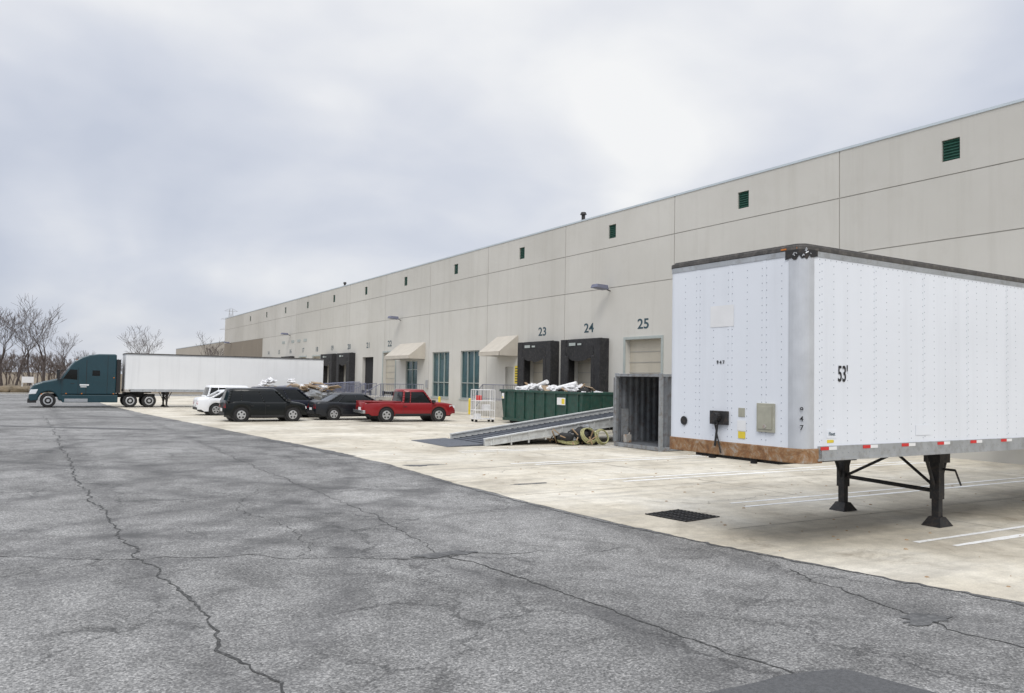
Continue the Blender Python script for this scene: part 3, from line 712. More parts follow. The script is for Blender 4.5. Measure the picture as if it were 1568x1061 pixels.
# ------------------------------------------------------------------ cars
def catmull(pts, n=4):
    out = []
    for i in range(len(pts)-1):
        p0 = pts[max(i-1, 0)]; p1 = pts[i]; p2 = pts[i+1]; p3 = pts[min(i+2, len(pts)-1)]
        for k in range(n):
            t = k/n
            out.append(tuple(.5*((2*p1[j])+(-p0[j]+p2[j])*t+(2*p0[j]-5*p1[j]+4*p2[j]-p3[j])*t*t+(-p0[j]+3*p1[j]-3*p2[j]+p3[j])*t**3) for j in (0, 1)))
    out.append(pts[-1]); return out
def car(name, loc, rz, L, Wd, top, gh, wheels, r, mat, pickup=False, zb=.24, bp=(.40, .76)):
    C = empty(name, loc, rz); hw = Wd/2
    bx0, bx1, tx0, tx1, zbelt, zr = gh
    tp = catmull(top, 3)
    def ztop(x):
        for a, b in zip(tp[:-1], tp[1:]):
            if a[0] <= x <= b[0] and b[0] > a[0]: return a[1]+(b[1]-a[1])*(x-a[0])/(b[0]-a[0])
        return tp[-1][1]
    def plan(x):
        e = min(x, L-x); return hw*(1-.16*max(0, 1-e/.55)**2)
    xs = sorted(set([0.0, .04, .1, .2, .35, .5, L-.5, L-.35, L-.2, L-.1, L-.04, L]+[.5+(L-1)*k/26 for k in range(27)]+[w+s*(r+.07)*math.cos(math.pi/2*k/6) for w in wheels for s in (-1, 1) for k in range(7)]))
    xs = [x for x in xs if 0 <= x <= L]
    fr = [0, .2, .45, .62, .8, .92, 1.0]
    yf = [.965, .995, 1.0, .992, .975, .95, .86]
    mb = MB(); rows = []
    for x in xs:
        zt = max(ztop(x), zb+.3); h = plan(x); z0 = zb+(.10 if x < .25 or x > L-.25 else 0)
        for w in wheels:
            q = (r+.07)**2-(x-w)**2
            if q > 0: z0 = max(z0, r+math.sqrt(q))
        z0 = min(z0, zt-.12)
        row = []
        for s in (-1, 1):
            seq = [(s*h*yf[k], z0+(zt-z0)*fr[k]) for k in range(7)]
            row += seq if s < 0 else seq[::-1]
        crown = [( -h*.45, zt+.018), (0, zt+.024), (h*.45, zt+.018)]
        row = row[:7]+crown+row[7:]
        i = len(mb.v); mb.v += [(x, y, z) for y, z in row]; rows.append((i, len(row)))
    for (a, n), (b, _) in zip(rows[:-1], rows[1:]):
        for k in range(n-1): mb.f.append((a+k, b+k, b+k+1, a+k+1)); mb.m.append(0)
    for (a, n) in (rows[0], rows[-1]): mb.f.append(tuple(range(a, a+n))); mb.m.append(0)
    mb.obj('body', mat, C, smooth=True)
    iw, ow = hw-.22, hw-.055
    def ghouse(mb, off, z0f, z1f, mi=0, nz=5):
        R = []
        for k in range(nz+1):
            f = z0f+(z1f-z0f)*k/nz
            g_ = f**.9
            x0 = bx0+(tx0-bx0)*g_; x1 = bx1+(tx1-bx1)*g_; w = ow+(iw-ow)*(f**1.4)+off; z = zbelt-.05+(zr-.04-zbelt+.05)*f
            c = .16
            ring = [(x0-off+c*.35, -w), (x1+off-c*1.6, -w), (x1+off-c*.3, -w*.86), (x1+off+.03, -w*.4), (x1+off+.04, 0), (x1+off+.03, w*.4), (x1+off-c*.3, w*.86), (x1+off-c*1.6, w), (x0-off+c*.35, w), (x0-off-.01, w*.82), (x0-off-.03, 0), (x0-off-.01, -w*.82)]
            i = len(mb.v); mb.v += [(x, y, z) for x, y in ring]; R.append(i)
        n = 12
        for a, b in zip(R[:-1], R[1:]):
            for k in range(n): mb.f.append((a+k, a+(k+1) % n, b+(k+1) % n, b+k)); mb.m.append(mi)
        return R
    mb = MB(); R = ghouse(mb, 0, 0, 1); mb.f.append(tuple(range(R[-1], R[-1]+12))); mb.m.append(0)
    mb.obj('glass', M['autoglass'], C)
    mb = MB(); R = ghouse(mb, .012, .86, 1.0, nz=2)
    top_i = R[-1]; cx = (tx0+tx1)/2; i = len(mb.v)
    for sc, dz in ((.93, .03), (.7, .045), (.3, .05)):
        for k in range(12):
            v = mb.v[top_i+k]; mb.v.append((cx+(v[0]-cx)*sc, v[1]*sc, v[2]+dz))
    prev = top_i
    for q in range(3):
        cur = i+12*q
        for k in range(12): mb.f.append((prev+k, prev+(k+1) % 12, cur+(k+1) % 12, cur+k)); mb.m.append(0)
        prev = cur
    mb.f.append(tuple(range(prev, prev+12))); mb.m.append(0)
    mb.obj('roof_skin', mat, C, smooth=True)
    mb = MB()
    def pil(xb, xt, rr, yb=1.0, yt=1.0):
        for s in (-1, 1):
            pts = []
            for k in range(6):
                f = .9*k/5; w = ow+(iw-ow)*(f**1.4); yy = (yb+(yt-yb)*f)
                pts.append(Vector((xb+(xt-xb)*f**.9, s*(w*yy-.01), zbelt-.05+(zr+.01-zbelt)*f)))
            for a, b in zip(pts[:-1], pts[1:]): mb.tube(a, b, rr, seg=8)
    pil(bx0+.07, tx0+.06, .06, .97, .97); pil(bx1-.12, tx1-.1, .045, .96, .96)
    if not pickup:
        for f in bp: pil(bx1+(bx0-bx1)*f, tx1+(tx0-tx1)*f, .03)
    else: pil(bx0+.45, tx0+.42, .03)
    mb.obj('pillars', mat, C, smooth=True)
    mb = MB()
    for w in wheels:
        mb.tube((w, -hw+.09, r), (w, hw-.09, r), r+.075, seg=24)
    mb.box(.25, L-.25, -hw+.15, hw-.15, zb-.05, zb+.2)
    for s in (-1, 1):
        dx = [bx1-.28, bx1+(bx0-bx1)*bp[0]+.03, wheels[0]+r+.04] if not pickup else [bx1-.2, bx0+.05]
        y0, y1 = sorted((s*(hw-.004), s*(hw+.004)))
        for x in dx: mb.box(x, x+.012, y0, y1, zb+.15, zbelt-.12)
        mb.box(wheels[0]+r+.1, wheels[1]-r-.1, *sorted((s*(hw-.03), s*(hw+.006))), zb+.0, zb+.1)
        for x in dx[1:]: mb.box(x+.06, x+.2, *sorted((s*(hw-.02), s*(hw+.02))), zbelt-.24, zbelt-.205)
        mb.hexa([(bx1-.22, s*(hw-.04), zbelt+.0), (bx1-.04, s*(hw-.04), zbelt), (bx1-.06, s*(hw+.17), zbelt), (bx1-.22, s*(hw+.17), zbelt), (bx1-.22, s*(hw-.04), zbelt+.13), (bx1-.08, s*(hw-.04), zbelt+.13), (bx1-.09, s*(hw+.16), zbelt+.13), (bx1-.22, s*(hw+.16), zbelt+.13)])
    mb.box(L-.06, L+.012, -hw*.6, hw*.6, zb+.22, zb+.34); mb.box(-.02, .06, -hw*.75, hw*.75, zb+.08, zb+.22)
    mb.obj('trim', M['trim'], C)
    zt_ = top[1][1]
    mb = MB()
    for s in (-1, 1):
        mb.hexa([(-.01, s*(hw*.84-.26), zt_-.3), (.0, s*(hw*.84), zt_-.3), (.22, s*(hw*.93+.002), zt_-.28), (.22, s*(hw*.8-.2), zt_-.28), (.0, s*(hw*.82-.26), zt_-.1), (.02, s*(hw*.82), zt_-.1), (.22, s*(hw*.92), zt_-.12), (.22, s*(hw*.8-.2), zt_-.12)])
    mb.obj('tail_lamps', M['tail'], C)
    mb = MB()
    for s in (-1, 1):
        z = zb+.40
        mb.hexa([(L+.0, s*(hw*.84-.3), z), (L-.02, s*(hw*.84+.01), z), (L-.38, s*(hw*.965+.004), z+.03), (L-.38, s*(hw*.7), z+.03), (L-.02, s*(hw*.84-.3), z+.13), (L-.04, s*(hw*.84), z+.13), (L-.38, s*(hw*.965), z+.15), (L-.38, s*(hw*.7), z+.15)])
    mb.obj('head_lamps', M['head'], C)
    mb = MB(); mb.box(-.028, -.02, -.2, .2, zb+.28, zb+.42); mb.obj('licence_plate', M['white'], C)
    if pickup:
        mb = MB(); mb.box(.12, bx0-.12, -hw+.12, hw-.12, zbelt-.1, zbelt+.034); mb.obj('bed_interior', M['dark'], C)
        mb = MB(); mb.box(-.12, .02, -hw+.06, hw-.06, zb+.12, zb+.28); mb.obj('rear_bumper', M['chrome'], C, bevel=.02)
        mb = MB()
        for s in (-1, 1): mb.box(.06, bx0-.06, *sorted((s*(hw-.14), s*(hw-.04))), zbelt+.0, zbelt+.055)
        mb.box(.02, .1, -hw+.12, hw-.12, zbelt+.0, zbelt+.055); mb.box(bx0-.06, bx0-.045, -hw+.05, hw-.05, zb+.25, zbelt+.05)
        mb.obj('bed_rails', mat, C, bevel=.015)
    mt = MB(); mr = MB()
    for x in wheels:
        for s in (-1, 1): wheel(mt, mr, x, s*(hw-.005), r, r, .22, s)
    mt.obj('tyres', M['tyre'], C); mr.obj('rims', M['rim'], C)
    return C
suv_top = [(0, .86), (.03, 1.0), (.2, 1.04), (2.9, 1.03), (3.3, 1.0), (3.8, .92), (4.0, .8), (4.05, .62)]
def suv(loc, mat, rz=0, name='parked_suv'):
    return car(name, loc, rz, 4.05, 1.8, suv_top, (.06, 3.2, .26, 2.5, 1.02, 1.66), (.76, 3.3), .35, mat, bp=(.42, .78))
sed_top = [(0, .8), (.04, .93), (.2, 1.0), (.9, 1.0), (3.35, .95), (4.2, .83), (4.58, .7), (4.7, .52)]
def sedan(loc, mat, rz=0, name='parked_sedan'):
    return car(name, loc, rz, 4.7, 1.8, sed_top, (.5, 3.7, 1.4, 2.75, .97, 1.45), (.98, 3.72), .33, mat, bp=(.44, .80))
blk = paint('car_black', (.004, .006, .0065), .3, .2); gry = paint('car_charcoal', (.012, .014, .018), .35, .25); wht = paint('car_white', (.75, .76, .78)); redp = paint('truck_red', (.23, .008, .012)); blu = paint('car_dark_blue', (.006, .008, .02), .3, .2); slv = paint('car_silver', (.42, .46, .54))
suv((8.15, 41.7, 0), blk)
car('parked_suv', (10.0, 45.2, 0), 0, 4.6, 1.85, [(0, .85), (.03, 1.0), (.2, 1.06), (3.2, 1.04), (4.2, .93), (4.5, .82), (4.6, .6)], (.08, 3.6, .5, 2.75, 1.04, 1.7), (.9, 3.65), .35, blu)
sedan((8.0, 48.4, 0), wht)
suv((9.0, 51.8, 0), wht); sedan((10.4, 54.4, 0), slv)
sedan((12.85, 42.4, 0), gry)
pk_top = [(0, .98), (.03, 1.04), (.3, 1.05), (1.9, 1.05), (3.75, 1.05), (4.75, .97), (5.0, .86), (5.1, .62)]
car('red_pickup_truck', (14.75, 40.1, 0), rad(-2), 5.1, 1.75, pk_top, (2.0, 3.9, 2.12, 3.35, 1.03, 1.72), (1.15, 4.1), .37, redp, pickup=True, zb=.34)

# ------------------------------------------------------------------ dumpster
def blob(mb, c, r, mi=0, sq=.7, seed=0, rough=1.0):
    rnd = random.Random(seed); n, mS = 12, 8; rows = []; so = rnd.uniform(0, 90)
    sx, sy = rnd.uniform(.75, 1.35), rnd.uniform(.75, 1.35)
    for i in range(mS+1):
        ph = math.pi*i/mS; row = []
        for j in range(n):
            th = 2*math.pi*j/n; d = Vector((math.sin(ph)*math.cos(th), math.sin(ph)*math.sin(th), math.cos(ph)))
            q = r*(1+.4*rough*mn.noise(d*1.6+Vector((so, 0, 0)))+.35*rough*mn.noise(d*4.5+Vector((so, 7, 0))))
            row.append(len(mb.v)); mb.v.append((c[0]+q*d.x*sx, c[1]+q*d.y*sy, c[2]+q*sq*d.z))
        rows.append(row)
    for i in range(mS):
        for j in range(n):
            mb.f.append((rows[i][j], rows[i+1][j], rows[i+1][(j+1) % n], rows[i][(j+1) % n])); mb.m.append(mi)
def slab(mb, c, sx, sy, sz, rnd):
    m3 = Matrix.Rotation(rnd.uniform(0, 6), 3, 'Z') @ Matrix.Rotation(rnd.uniform(-.7, .7), 3, 'X') @ Matrix.Rotation(rnd.uniform(-.5, .5), 3, 'Y')
    P = [m3 @ Vector((a*sx/2, b*sy/2, d*sz/2))+Vector(c) for d in (-1, 1) for a, b in ((-1, -1), (1, -1), (1, 1), (-1, 1))]
    mb.hexa(P)
def dumpster(name, loc, rz, L, Wd, H, mat):
    D = empty(name, loc, rz); mb = MB()
    sl = .35
    mb.hexa([(sl, 0, .15), (L-.1, 0, .15), (L-.1, .06, .15), (sl, .06, .15), (0, -.0, H), (L, -.0, H), (L, .06, H), (0, .06, H)])
    mb.hexa([(sl, Wd-.06, .15), (L-.1, Wd-.06, .15), (L-.1, Wd, .15), (sl, Wd, .15), (0, Wd-.06, H), (L, Wd-.06, H), (L, Wd, H), (0, Wd, H)])
    mb.hexa([(sl, .06, .15), (sl+.06, .06, .15), (sl+.06, Wd-.06, .15), (sl, Wd-.06, .15), (0, .06, H), (.06, .06, H), (.06, Wd-.06, H), (0, Wd-.06, H)])
    mb.hexa([(L-.16, .06, .15), (L-.1, .06, .15), (L-.1, Wd-.06, .15), (L-.16, Wd-.06, .15), (L-.06, .06, H), (L, .06, H), (L, Wd-.06, H), (L-.06, Wd-.06, H)])
    mb.box(sl, L-.1, .06, Wd-.06, .15, .22)
    mb.obj('tub', mat, D)
    mb = MB()
    for y0, y1 in ((-.07, .08), (Wd-.08, Wd+.07)): mb.box(-.05, L+.05, y0, y1, H+.002, H+.12)
    for x0, x1 in ((-.05, .1), (L-.1, L+.05)): mb.box(x0, x1, .082, Wd-.082, H+.002, H+.12)
    n = int(L/.95)
    for k in range(n):
        x = .55+k*(L-.9)/(n-1)
        for y0, y1 in ((-.06, -.002), (Wd+.002, Wd+.06)): mb.box(x-.045, x+.045, y0, y1, .2, H)
    for y in (.5, 1.2, 1.9):
        mb.box(L-.08, L+.02, y-.05, y+.05, .2, H-.05)
        mb.box(-.06, .0, y-.05, y+.05, .9, H-.02)
    mb.box(.3, L-.1, -.05, -.002, .15, .3)
    mb.obj('ribs', mat, D, bevel=.012)
    mb = MB(); mb.box(.4, L-.2, .35, .5, .02, .149); mb.box(.4, L-.2, Wd-.5, Wd-.35, .02, .149); mb.obj('skids', M['frame'], D)
    return D
D = dumpster('green_dumpster', (22.0, 38.0, 0), rad(-90), 7.6, 2.4, 1.68, M['dump'])
rnd = random.Random(21)
mb = MB(); wb = MB(); cb = MB()
for k in range(26): blob(wb, (rnd.uniform(1.4, 6.8), rnd.uniform(.3, 2.0), rnd.uniform(1.5, 1.95)), rnd.uniform(.16, .36), seed=k, sq=.6, rough=1.4)
wb.obj('trash_bags', M['bag'], D)
mb.tube((2.2, .5, 1.8), (3.5, .7, 2.25), .12, seg=12); mb.tube((4.4, .6, 1.9), (5.4, 1.2, 2.2), .11, seg=12); mb.tube((3.4, .4, 1.95), (4.3, .3, 1.85), .13, seg=12)
mb.obj('carpet_rolls', M['white'], D)
for k in range(16): slab(cb, (rnd.uniform(1, 6.8), rnd.uniform(.3, 2), rnd.uniform(1.65, 2.0)), rnd.uniform(.4, .8), rnd.uniform(.3, .5), .04, rnd)
cb.obj('cardboard_sheets', M['card'], D)
mb = MB()
for k in range(12):
    p = Vector((rnd.uniform(1, 6), rnd.uniform(.4, 2), 1.7)); mb.tube(p, p+Vector((rnd.uniform(-1, 1), rnd.uniform(-.6, .6), rnd.uniform(.1, .5))), .035, seg=4)
mb.obj('timber_scraps', M['wood'], D)
mb = MB()
for k in range(7): blob(mb, (rnd.uniform(1.4, 6.8), rnd.uniform(.3, 1.6), rnd.uniform(1.6, 1.85)), rnd.uniform(.2, .32), seed=k+40, sq=.6)
mb.obj('dark_bags', M['rubber'], D)
mb = MB(); mb.box(.25, .5, -.09, -.083, 1.3, 1.6); mb.box(5.6, 6.3, -.09, -.083, 1.15, 1.5); mb.obj('labels', M['white'], D)
mb = MB(); mb.box(.3, .4, -.095, -.091, 1.33, 1.42); mb.box(6.0, 6.25, -.095, -.091, 1.2, 1.45); mb.obj('label_print', M['yellow'], D)
# scrap pile behind the cars
D = empty('scrap_pile', (13.3, 56.0, 0))
wb = MB(); wb2 = MB(); mb = MB(); cb = MB()
for k in range(14): blob(wb2, (rnd.uniform(.2, 5.6), rnd.uniform(-.3, .7), rnd.uniform(.3, 1.2)), rnd.uniform(.4, .6), seed=50+k)
for k in range(9): blob(wb, (rnd.uniform(.1, 1.1) if k < 6 else rnd.uniform(1.5, 5), rnd.uniform(0, .6), rnd.uniform(1.5, 2.0)), rnd.uniform(.16, .32), seed=90+k, sq=.65, rough=1.5)
for k in range(26): slab(cb, (rnd.uniform(.4, 5.6), rnd.uniform(-.2, .8), rnd.uniform(1.1, 1.85)), rnd.uniform(.5, 1.2), rnd.uniform(.3, .6), .06, rnd)
for k in range(18):
    p = Vector((rnd.uniform(.8, 5.2), rnd.uniform(-.2, .8), rnd.uniform(1.2, 1.7))); mb.tube(p, p+Vector((rnd.uniform(-1.2, 1.2), rnd.uniform(-.4, .4), rnd.uniform(-.1, .35))), .04, seg=4)
wb.obj('white_bags', M['bag'], D); wb2.obj('rubbish', M['contgrey'], D); mb.obj('timber', M['wood'], D); cb.obj('cardboard_sheets', M['card'], D)

# ------------------------------------------------------------------ container
K = empty('open_container', (18.0, 20.5, 0), 0)
L, Wd, H = 6.06, 2.44, 2.62
def corr(mb, x0, x1, y, z0, z1, d, pitch=.28):
    x = x0
    while x < x1-.01:
        a = [(x, y), (x+pitch*.3, y), (x+pitch*.45, y+d), (x+pitch*.75, y+d), (min(x+pitch, x1), y)]
        for p, q in zip(a[:-1], a[1:]): mb.face([(p[0], p[1], z0), (q[0], q[1], z0), (q[0], q[1], z1), (p[0], p[1], z1)])
        x += pitch
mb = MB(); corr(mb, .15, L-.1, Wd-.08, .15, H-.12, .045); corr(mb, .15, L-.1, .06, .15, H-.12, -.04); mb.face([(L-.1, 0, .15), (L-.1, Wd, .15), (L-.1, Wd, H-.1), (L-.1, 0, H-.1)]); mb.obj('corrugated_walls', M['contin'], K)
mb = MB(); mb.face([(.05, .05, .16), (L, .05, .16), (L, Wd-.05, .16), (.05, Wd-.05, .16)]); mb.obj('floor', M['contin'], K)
mb = MB(); mb.box(.02, L, .02, Wd-.02, H-.06, H-.02)
for x0, x1 in ((0, .15), (L-.15, L)):
    for y0, y1 in ((-.0, .07), (Wd-.07, Wd)): mb.box(x0, x1, y0, y1, .0, H)
    mb.box(x0+.01, x1-.01, .07, Wd-.07, H-.12, H-.062); mb.box(x0+.01, x1-.01, .07, Wd-.07, .02, .155)
for y0, y1 in ((0.01, .065), (Wd-.065, Wd-.01)): mb.box(.15, L-.15, y0, y1, .02, .148); mb.box(.15, L-.15, y0, y1, H-.12, H-.061)
mb.obj('steel_frame', M['contgrey'], K, bevel=.01)
mb = MB(); mb.box(-.0, 1.15, Wd+.02, Wd+.07, .2, H-.15); mb.obj('door_leaf', M['contgrey'], K, bevel=.01)
mb = MB(); mb.box(.25, .55, Wd-.13, Wd-.09, .16, 1.35); mb.obj('loose_panel', M['contgrey'], K)

# ------------------------------------------------------------------ yard ramp
K = empty('loading_ramp', (13.2, 24.35, 0), 0)
RL = 11.6; WR = 2.7; RK = 9.4
def rz_(x): return .03+ (1.2*x/RK if x < RK else 1.2)
mb = MB()
for y0, y1 in ((0, .1), (WR-.1, WR)):
    for a, b in ((.3, RK), (RK, RL)):
        mb.hexa([(a, y0, max(.02, rz_(a)-.22)), (b, y0, rz_(b)-.24), (b, y1, rz_(b)-.24), (a, y1, max(.02, rz_(a)-.22)), (a, y0, rz_(a)+.16), (b, y0, rz_(b)+.16), (b, y1, rz_(b)+.16), (a, y1, rz_(a)+.16)])
        mb.hexa([(a, y0-.05, rz_(a)+.161), (b, y0-.05, rz_(b)+.161), (b, y1+.05, rz_(b)+.161), (a, y1+.05, rz_(a)+.161), (a, y0-.05, rz_(a)+.2), (b, y0-.05, rz_(b)+.2), (b, y1+.05, rz_(b)+.2), (a, y1+.05, rz_(a)+.2)])
        mb.hexa([(a, y0-.05, rz_(a)-.06), (b, y0-.05, rz_(b)-.26), (b, y0-.001, rz_(b)-.26), (a, y0-.001, rz_(a)-.06), (a, y0-.05, rz_(a)-.02), (b, y0-.05, rz_(b)-.22), (b, y0-.001, rz_(b)-.22), (a, y0-.001, rz_(a)-.02)])
for k in range(12):
    x = .6+k*.72; mb.box(x, x+.05, -.04, -.002, max(.03, rz_(x)-.2), rz_(x)+.15)
for x in (6.0, 9.0, 11.0):
    for y in (.05, WR-.05): mb.box(x-.05, x+.05, y-.05, y+.05, 0.01, rz_(x)-.24)
mb.obj('side_beams', M['alu'], K)
mb = MB()
for a, b in ((.3, RK), (RK, RL)):
    mb.hexa([(a, .101, rz_(a)-.04), (b, .101, rz_(b)-.04), (b, WR-.101, rz_(b)-.04), (a, WR-.101, rz_(a)-.04), (a, .101, rz_(a)), (b, .101, rz_(b)), (b, WR-.101, rz_(b)), (a, WR-.101, rz_(a))])
mb.hexa([(-1.1, .1, .01), (.299, .1, .01), (.299, WR+.4, .01), (-1.1, WR+.4, .01), (-1.1, .1, .02), (.299, .1, .075), (.299, WR+.4, .075), (-1.1, WR+.4, .02)])
for k in range(34): x = .4+k*.25; mb.box(x, x+.03, .11, WR-.11, rz_(x)+.002, rz_(x)+.03)
mb.obj('grating_deck', M['grate'], K)
K = empty('spare_ramp_beam', (15.5, 27.7, 0), rad(5))
mb = MB(); mb.hexa([(0, 0, .02), (7.8, 0, .6), (7.8, .5, .6), (0, .5, .02), (0, 0, .3), (7.8, 0, 1.0), (7.8, .5, 1.0), (0, .5, .3)]); mb.obj('beam', M['alu'], K, bevel=.02)
mb = MB(); mb.box(7.0, 7.1, .1, .4, .01, .6); mb.box(4, 4.1, .1, .4, .01, .4); mb.obj('props', M['frame'], K)

# ------------------------------------------------------------------ debris pile beside container
K = empty('hose_debris_pile', (17.3, 23.75, 0))
mb = MB()
def coil(mb, c, R, r, turns, tilt):
    prev = None; n = 22
    for k in range(int(n*turns)+1):
        t = 2*math.pi*k/n; rr = R*(1-.1*k/n/turns*2)*(1+.15*mn.noise(Vector((k*.15, R*9, 0))))
        p = Vector((rr*math.cos(t), rr*math.sin(t), .03*k/n))
        p = Matrix.Rotation(tilt, 3, 'X') @ p + Vector(c)
        if prev is not None: mb.tube(prev, p, r, seg=6, caps=False)
        prev = p
coil(mb, (0, -.2, .32), .33, .022, 5, rad(55)); coil(mb, (-.6, .2, .10), .40, .022, 4, rad(10)); coil(mb, (.45, -.4, .3), .28, .02, 4, rad(75))
mb.obj('yellow_hose', M['hose'], K)
mb = MB()
for k in range(10): blob(mb, (random.uniform(-.8, .7), random.uniform(-.1, 1.0), random.uniform(.12, .45)), random.uniform(.2, .34), seed=80+k)
mb.obj('black_bags', M['rubber'], K, smooth=True)
mb = MB()
for k in range(8): blob(mb, (random.uniform(-.6, .7), random.uniform(-.5, .7), random.uniform(.15, .7)), random.uniform(.12, .22), seed=180+k)
mb.obj('grey_tarps', M['contgrey'], K)
mb = MB()
for k in range(18):
    p = Vector((random.uniform(-1.3, .7), random.uniform(-.6, .9), random.uniform(.04, .35))); mb.tube(p, p+Vector((random.uniform(-.9, .7), random.uniform(-.5, .5), random.uniform(-.02, .5))), .025, seg=4)
mb.obj('planks', M['wood'], K)
K = empty('red_jerrycan', (18.3, 22.55, .16)); mb = MB(); mb.box(-.12, .12, -.08, .08, .0, .28); mb.tube((.06, 0, .28), (.1, 0, .35), .025); mb.obj('can', M['rust'], K, bevel=.03)

# cage trolley
K = empty('wire_cage_trolley', (20.5, 38.1, 0), rad(-10))
mb = MB()
for z in (.18, .65, 1.15, 1.75):
    for a, b in (((0, 0), (1.1, 0)), ((1.1, 0), (1.1, .8)), ((1.1, .8), (0, .8)), ((0, .8), (0, 0))): mb.tube((*a, z), (*b, z), .016, seg=5)
for k in range(9):
    for y in (0, .8): mb.tube((k*.1375, y, .18), (k*.1375, y, 1.75), .006 if k % 8 else .02, seg=5)
for k in range(6):
    for x in (0, 1.1): mb.tube((x, k*.16, .18), (x, k*.16, 1.75), .006, seg=5)
mb.box(0, 1.1, 0, .8, .15, .17)
mb.obj('wire_frame', M['white'], K)
mb = MB()
for x in (.08, 1.02):
    for y in (.08, .72): mb.tube((x-.0, y-.02, .085), (x, y+.02, .085), .075, seg=12)
mb.obj('castors', M['rubber'], K)
mb = MB(); mb.box(.1, .4, .15, .4, 1.18, 1.45); mb.obj('red_crates', M['red'], K, bevel=.02)
mb = MB(); mb.box(.5, .9, .1, .5, .66, .95); mb.box(.1, .4, .2, .6, .18, .45); mb.obj('white_cartons', M['bag'], K, bevel=.02)

# ------------------------------------------------------------------ trees
def tree_geo(mb, seed, h, base=(0, 0, 0), lvl=6, tw=.02, spread=1.0, seg0=6):
    rnd = random.Random(seed)
    def grow(p, d, ln, r, n):
        if n == 0: return
        k = 2; q = p; dd = d
        for i in range(k):
            dd = (dd+Vector((rnd.gauss(0, .12), rnd.gauss(0, .12), .06))).normalized(); q2 = q+dd*ln/k
            ra = r*(1-.2*i/k); rb = r*(1-.2*(i+1)/k)
            mb.tube(q, q2, ra, rb, seg=seg0 if n > lvl-2 else 3, caps=False); q = q2
            if i == 0 and n < lvl:
                side = (dd+Vector((rnd.gauss(0, .7), rnd.gauss(0, .7), rnd.uniform(0, .4)))*spread).normalized()
                grow(q, side, ln*rnd.uniform(.5, .72), rb*.5, n-2 if n > 2 else 0 if n < 2 else 1)
        for c in range(rnd.choice((2, 3, 3)) if n > 1 else 0):
            side = (dd*1.0+Vector((rnd.gauss(0, .55), rnd.gauss(0, .55), rnd.uniform(-.05, .35)))*spread).normalized()
            grow(q, side, ln*rnd.uniform(.62, .88), max(tw*.5, rb*rnd.uniform(.5, .72)), n-1)
    grow(Vector(base), Vector((0, 0, 1)), h*.27, h*.016, lvl)
protos = []
for s in range(4):
    mb = MB(); tree_geo(mb, 11+s*7, 11+s*.7, lvl=6, tw=.036, spread=1.0)
    me_o = mb.obj('tmp', M['bark'], fix=False); protos.append(me_o.data); bpy.data.objects.remove(me_o)
def tree(x, y, s, p, rz=0):
    o = bpy.data.objects.new('bare_tree', protos[p]); COL.objects.link(o); o.location = (x, y, 0); o.scale = (s, s, s); o.rotation_euler = (0, 0, rz)
for x, y, s, p, rz in ((-4.0, 148, 1.2, 0, .3), (-.2, 151, 1.1, 1, 1.2), (1.6, 146, 1.12, 2, 2.2), (4.6, 150, .75, 3, .5), (7.2, 152, .6, 0, 2.9), (-6.5, 144, 1.1, 3, 3.3), (-2.2, 155, 1.0, 2, 4.4), (-11, 146, 1.2, 2, 1), (-17, 150, 1.0, 3, 2),
                       (18.3, 168, 1.0, 1, .2), (20.0, 172, .85, 3, 1.4), (29.8, 168, .85, 2, 2.5), (32.5, 172, .8, 0, .8), (31, 160, .65, 1, 1.8), (-26, 148, 1.1, 0, 5), (-38, 150, 1.2, 1, 3), (-52, 150, 1.1, 2, 1)):
    tree(x, y, s, p, rz)
mb = MB()
rnd = random.Random(4)
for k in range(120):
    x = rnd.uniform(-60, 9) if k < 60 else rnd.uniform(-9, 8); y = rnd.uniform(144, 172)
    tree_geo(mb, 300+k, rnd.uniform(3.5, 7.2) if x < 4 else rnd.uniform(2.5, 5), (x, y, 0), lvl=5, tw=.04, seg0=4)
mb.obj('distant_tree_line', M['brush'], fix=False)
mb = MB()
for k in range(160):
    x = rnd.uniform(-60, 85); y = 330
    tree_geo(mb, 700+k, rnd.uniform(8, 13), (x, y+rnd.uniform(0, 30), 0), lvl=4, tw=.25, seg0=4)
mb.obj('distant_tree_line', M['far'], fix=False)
mb = MB(); mb.box(-70, 26, 96.01, 96.2, 0, .14); mb.obj('lot_kerb', M['conc2'])
K = empty('electricity_pylon', (81, 400, 0))
mb = MB()
for sx in (-1, 1):
    for sy in (-1, 1): mb.tube((sx*3, sy*3, 0), (sx*.6, sy*.6, 34), .14, .1, seg=4)
for k in range(8):
    z = 4*k; a = 3-.3*k; b = 3-.3*(k+1)
    for sy in (-1, 1): mb.tube((-a, sy*a, z), (b, sy*b, z+4), .07, seg=4); mb.tube((a, sy*a, z), (-b, sy*b, z+4), .07, seg=4)
for z, w in ((24, 5), (29, 4.5), (33, 3)): mb.tube((-w, 0, z), (w, 0, z), .1, seg=4); mb.tube((-w, 0, z), (0, 0, z+1.5), .07, seg=4); mb.tube((w, 0, z), (0, 0, z+1.5), .07, seg=4)
mb.obj('lattice', M['steel'], K)
K = empty('site_sign', (-.4, 108, 0)); mb = MB(); mb.box(-.6, .6, 0, .06, 1.0, 1.7); mb.box(-.6, -.5, .06, .12, 0, 1.6); mb.box(.5, .6, .06, .12, 0, 1.6); mb.obj('board', M['white'], K)
mb = MB()
for k in range(22): blob(mb, (random.uniform(-4.5, 4), random.uniform(100, 106), .2), random.uniform(.5, 1.2), seed=700+k, sq=.5)
mb.obj('earth_mound', M['grass'], smooth=True)

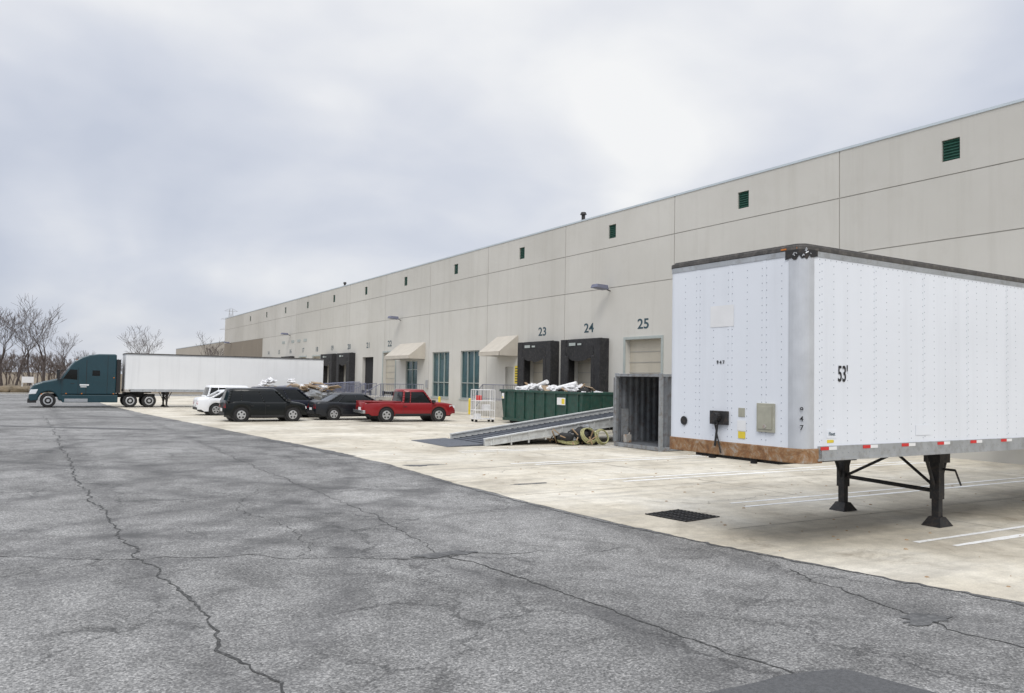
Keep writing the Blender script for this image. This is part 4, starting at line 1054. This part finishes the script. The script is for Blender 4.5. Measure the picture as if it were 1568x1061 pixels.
# ------------------------------------------------------------------ camera
cam = bpy.data.cameras.new('camera'); co = bpy.data.objects.new('camera', cam); COL.objects.link(co)
cam.sensor_width = 36; cam.lens = 1230/1568*36; cam.clip_end = 6000; cam.clip_start = .05
co.matrix_world = Matrix.Translation((0, 0, 2.3)) @ Matrix.Rotation(rad(-30.8), 4, 'Z') @ Matrix.Rotation(rad(92.4), 4, 'X') @ Matrix.Rotation(rad(1.03), 4, 'Z')
S.camera = co

# ------------------------------------------------------------------ sky + light
w = bpy.data.worlds.new('World'); S.world = w; w.use_nodes = True; nt = w.node_tree
bg = nt.nodes['Background']; out = nt.nodes['World Output']
sky = nn(nt, 'ShaderNodeTexSky', sky_type='NISHITA'); sky.sun_disc = False; sky.sun_elevation = rad(48); sky.sun_rotation = rad(215)
nt.links.new(sky.outputs[0], bg.inputs[0]); bg.inputs[1].default_value = .07
tc = nn(nt, 'ShaderNodeTexCoord'); sep = nn(nt, 'ShaderNodeSeparateXYZ'); nt.links.new(tc.outputs['Generated'], sep.inputs[0])
zc = math_(nt, 'MAXIMUM', sep.outputs[2], 0.0)
den = math_(nt, 'ADD', zc, .35)
cmb = nn(nt, 'ShaderNodeCombineXYZ'); nt.links.new(math_(nt, 'DIVIDE', sep.outputs[0], den), cmb.inputs[0]); nt.links.new(math_(nt, 'DIVIDE', sep.outputs[1], den), cmb.inputs[1])
cmb.inputs[2].default_value = 3.7
n1 = noise(nt, cmb.outputs[0], 1.25, 4, .45, .5); n2 = noise(nt, cmb.outputs[0], 3.4, 5, .5, .2)
nm = math_(nt, 'ADD', math_(nt, 'MULTIPLY', n1, .8), math_(nt, 'MULTIPLY', n2, .2))
cc = ramp(nt, nm, [(.36, (.60, .645, .75)), (.46, (.70, .735, .82)), (.54, (.82, .84, .89)), (.63, (.97, .975, .98))])
zen = ramp(nt, zc, [(0, .90), (.12, .97), (.45, 1.0), (.8, 2.1)])
cc = mixc(nt, 1, cc, zen, 'MULTIPLY')
bg2 = nn(nt, 'ShaderNodeBackground'); nt.links.new(cc, bg2.inputs[0]); bg2.inputs[1].default_value = 1.0
mx = nn(nt, 'ShaderNodeMixShader'); mx.inputs[0].default_value = .93
nt.links.new(bg.outputs[0], mx.inputs[1]); nt.links.new(bg2.outputs[0], mx.inputs[2]); nt.links.new(mx.outputs[0], out.inputs[0])
sl = bpy.data.lights.new('sun', 'SUN'); sl.energy = 1.3; sl.angle = rad(25); sl.color = (1, .96, .90)
so = bpy.data.objects.new('sun', sl); COL.objects.link(so)
az = rad(215); el = rad(48)
dv = Vector((math.sin(az)*math.cos(el), math.cos(az)*math.cos(el), math.sin(el)))
so.rotation_euler = dv.to_track_quat('Z', 'Y').to_euler(); so.location = dv*50
S.view_settings.view_transform = 'Standard'; S.view_settings.look = 'None'; S.view_settings.exposure = 0
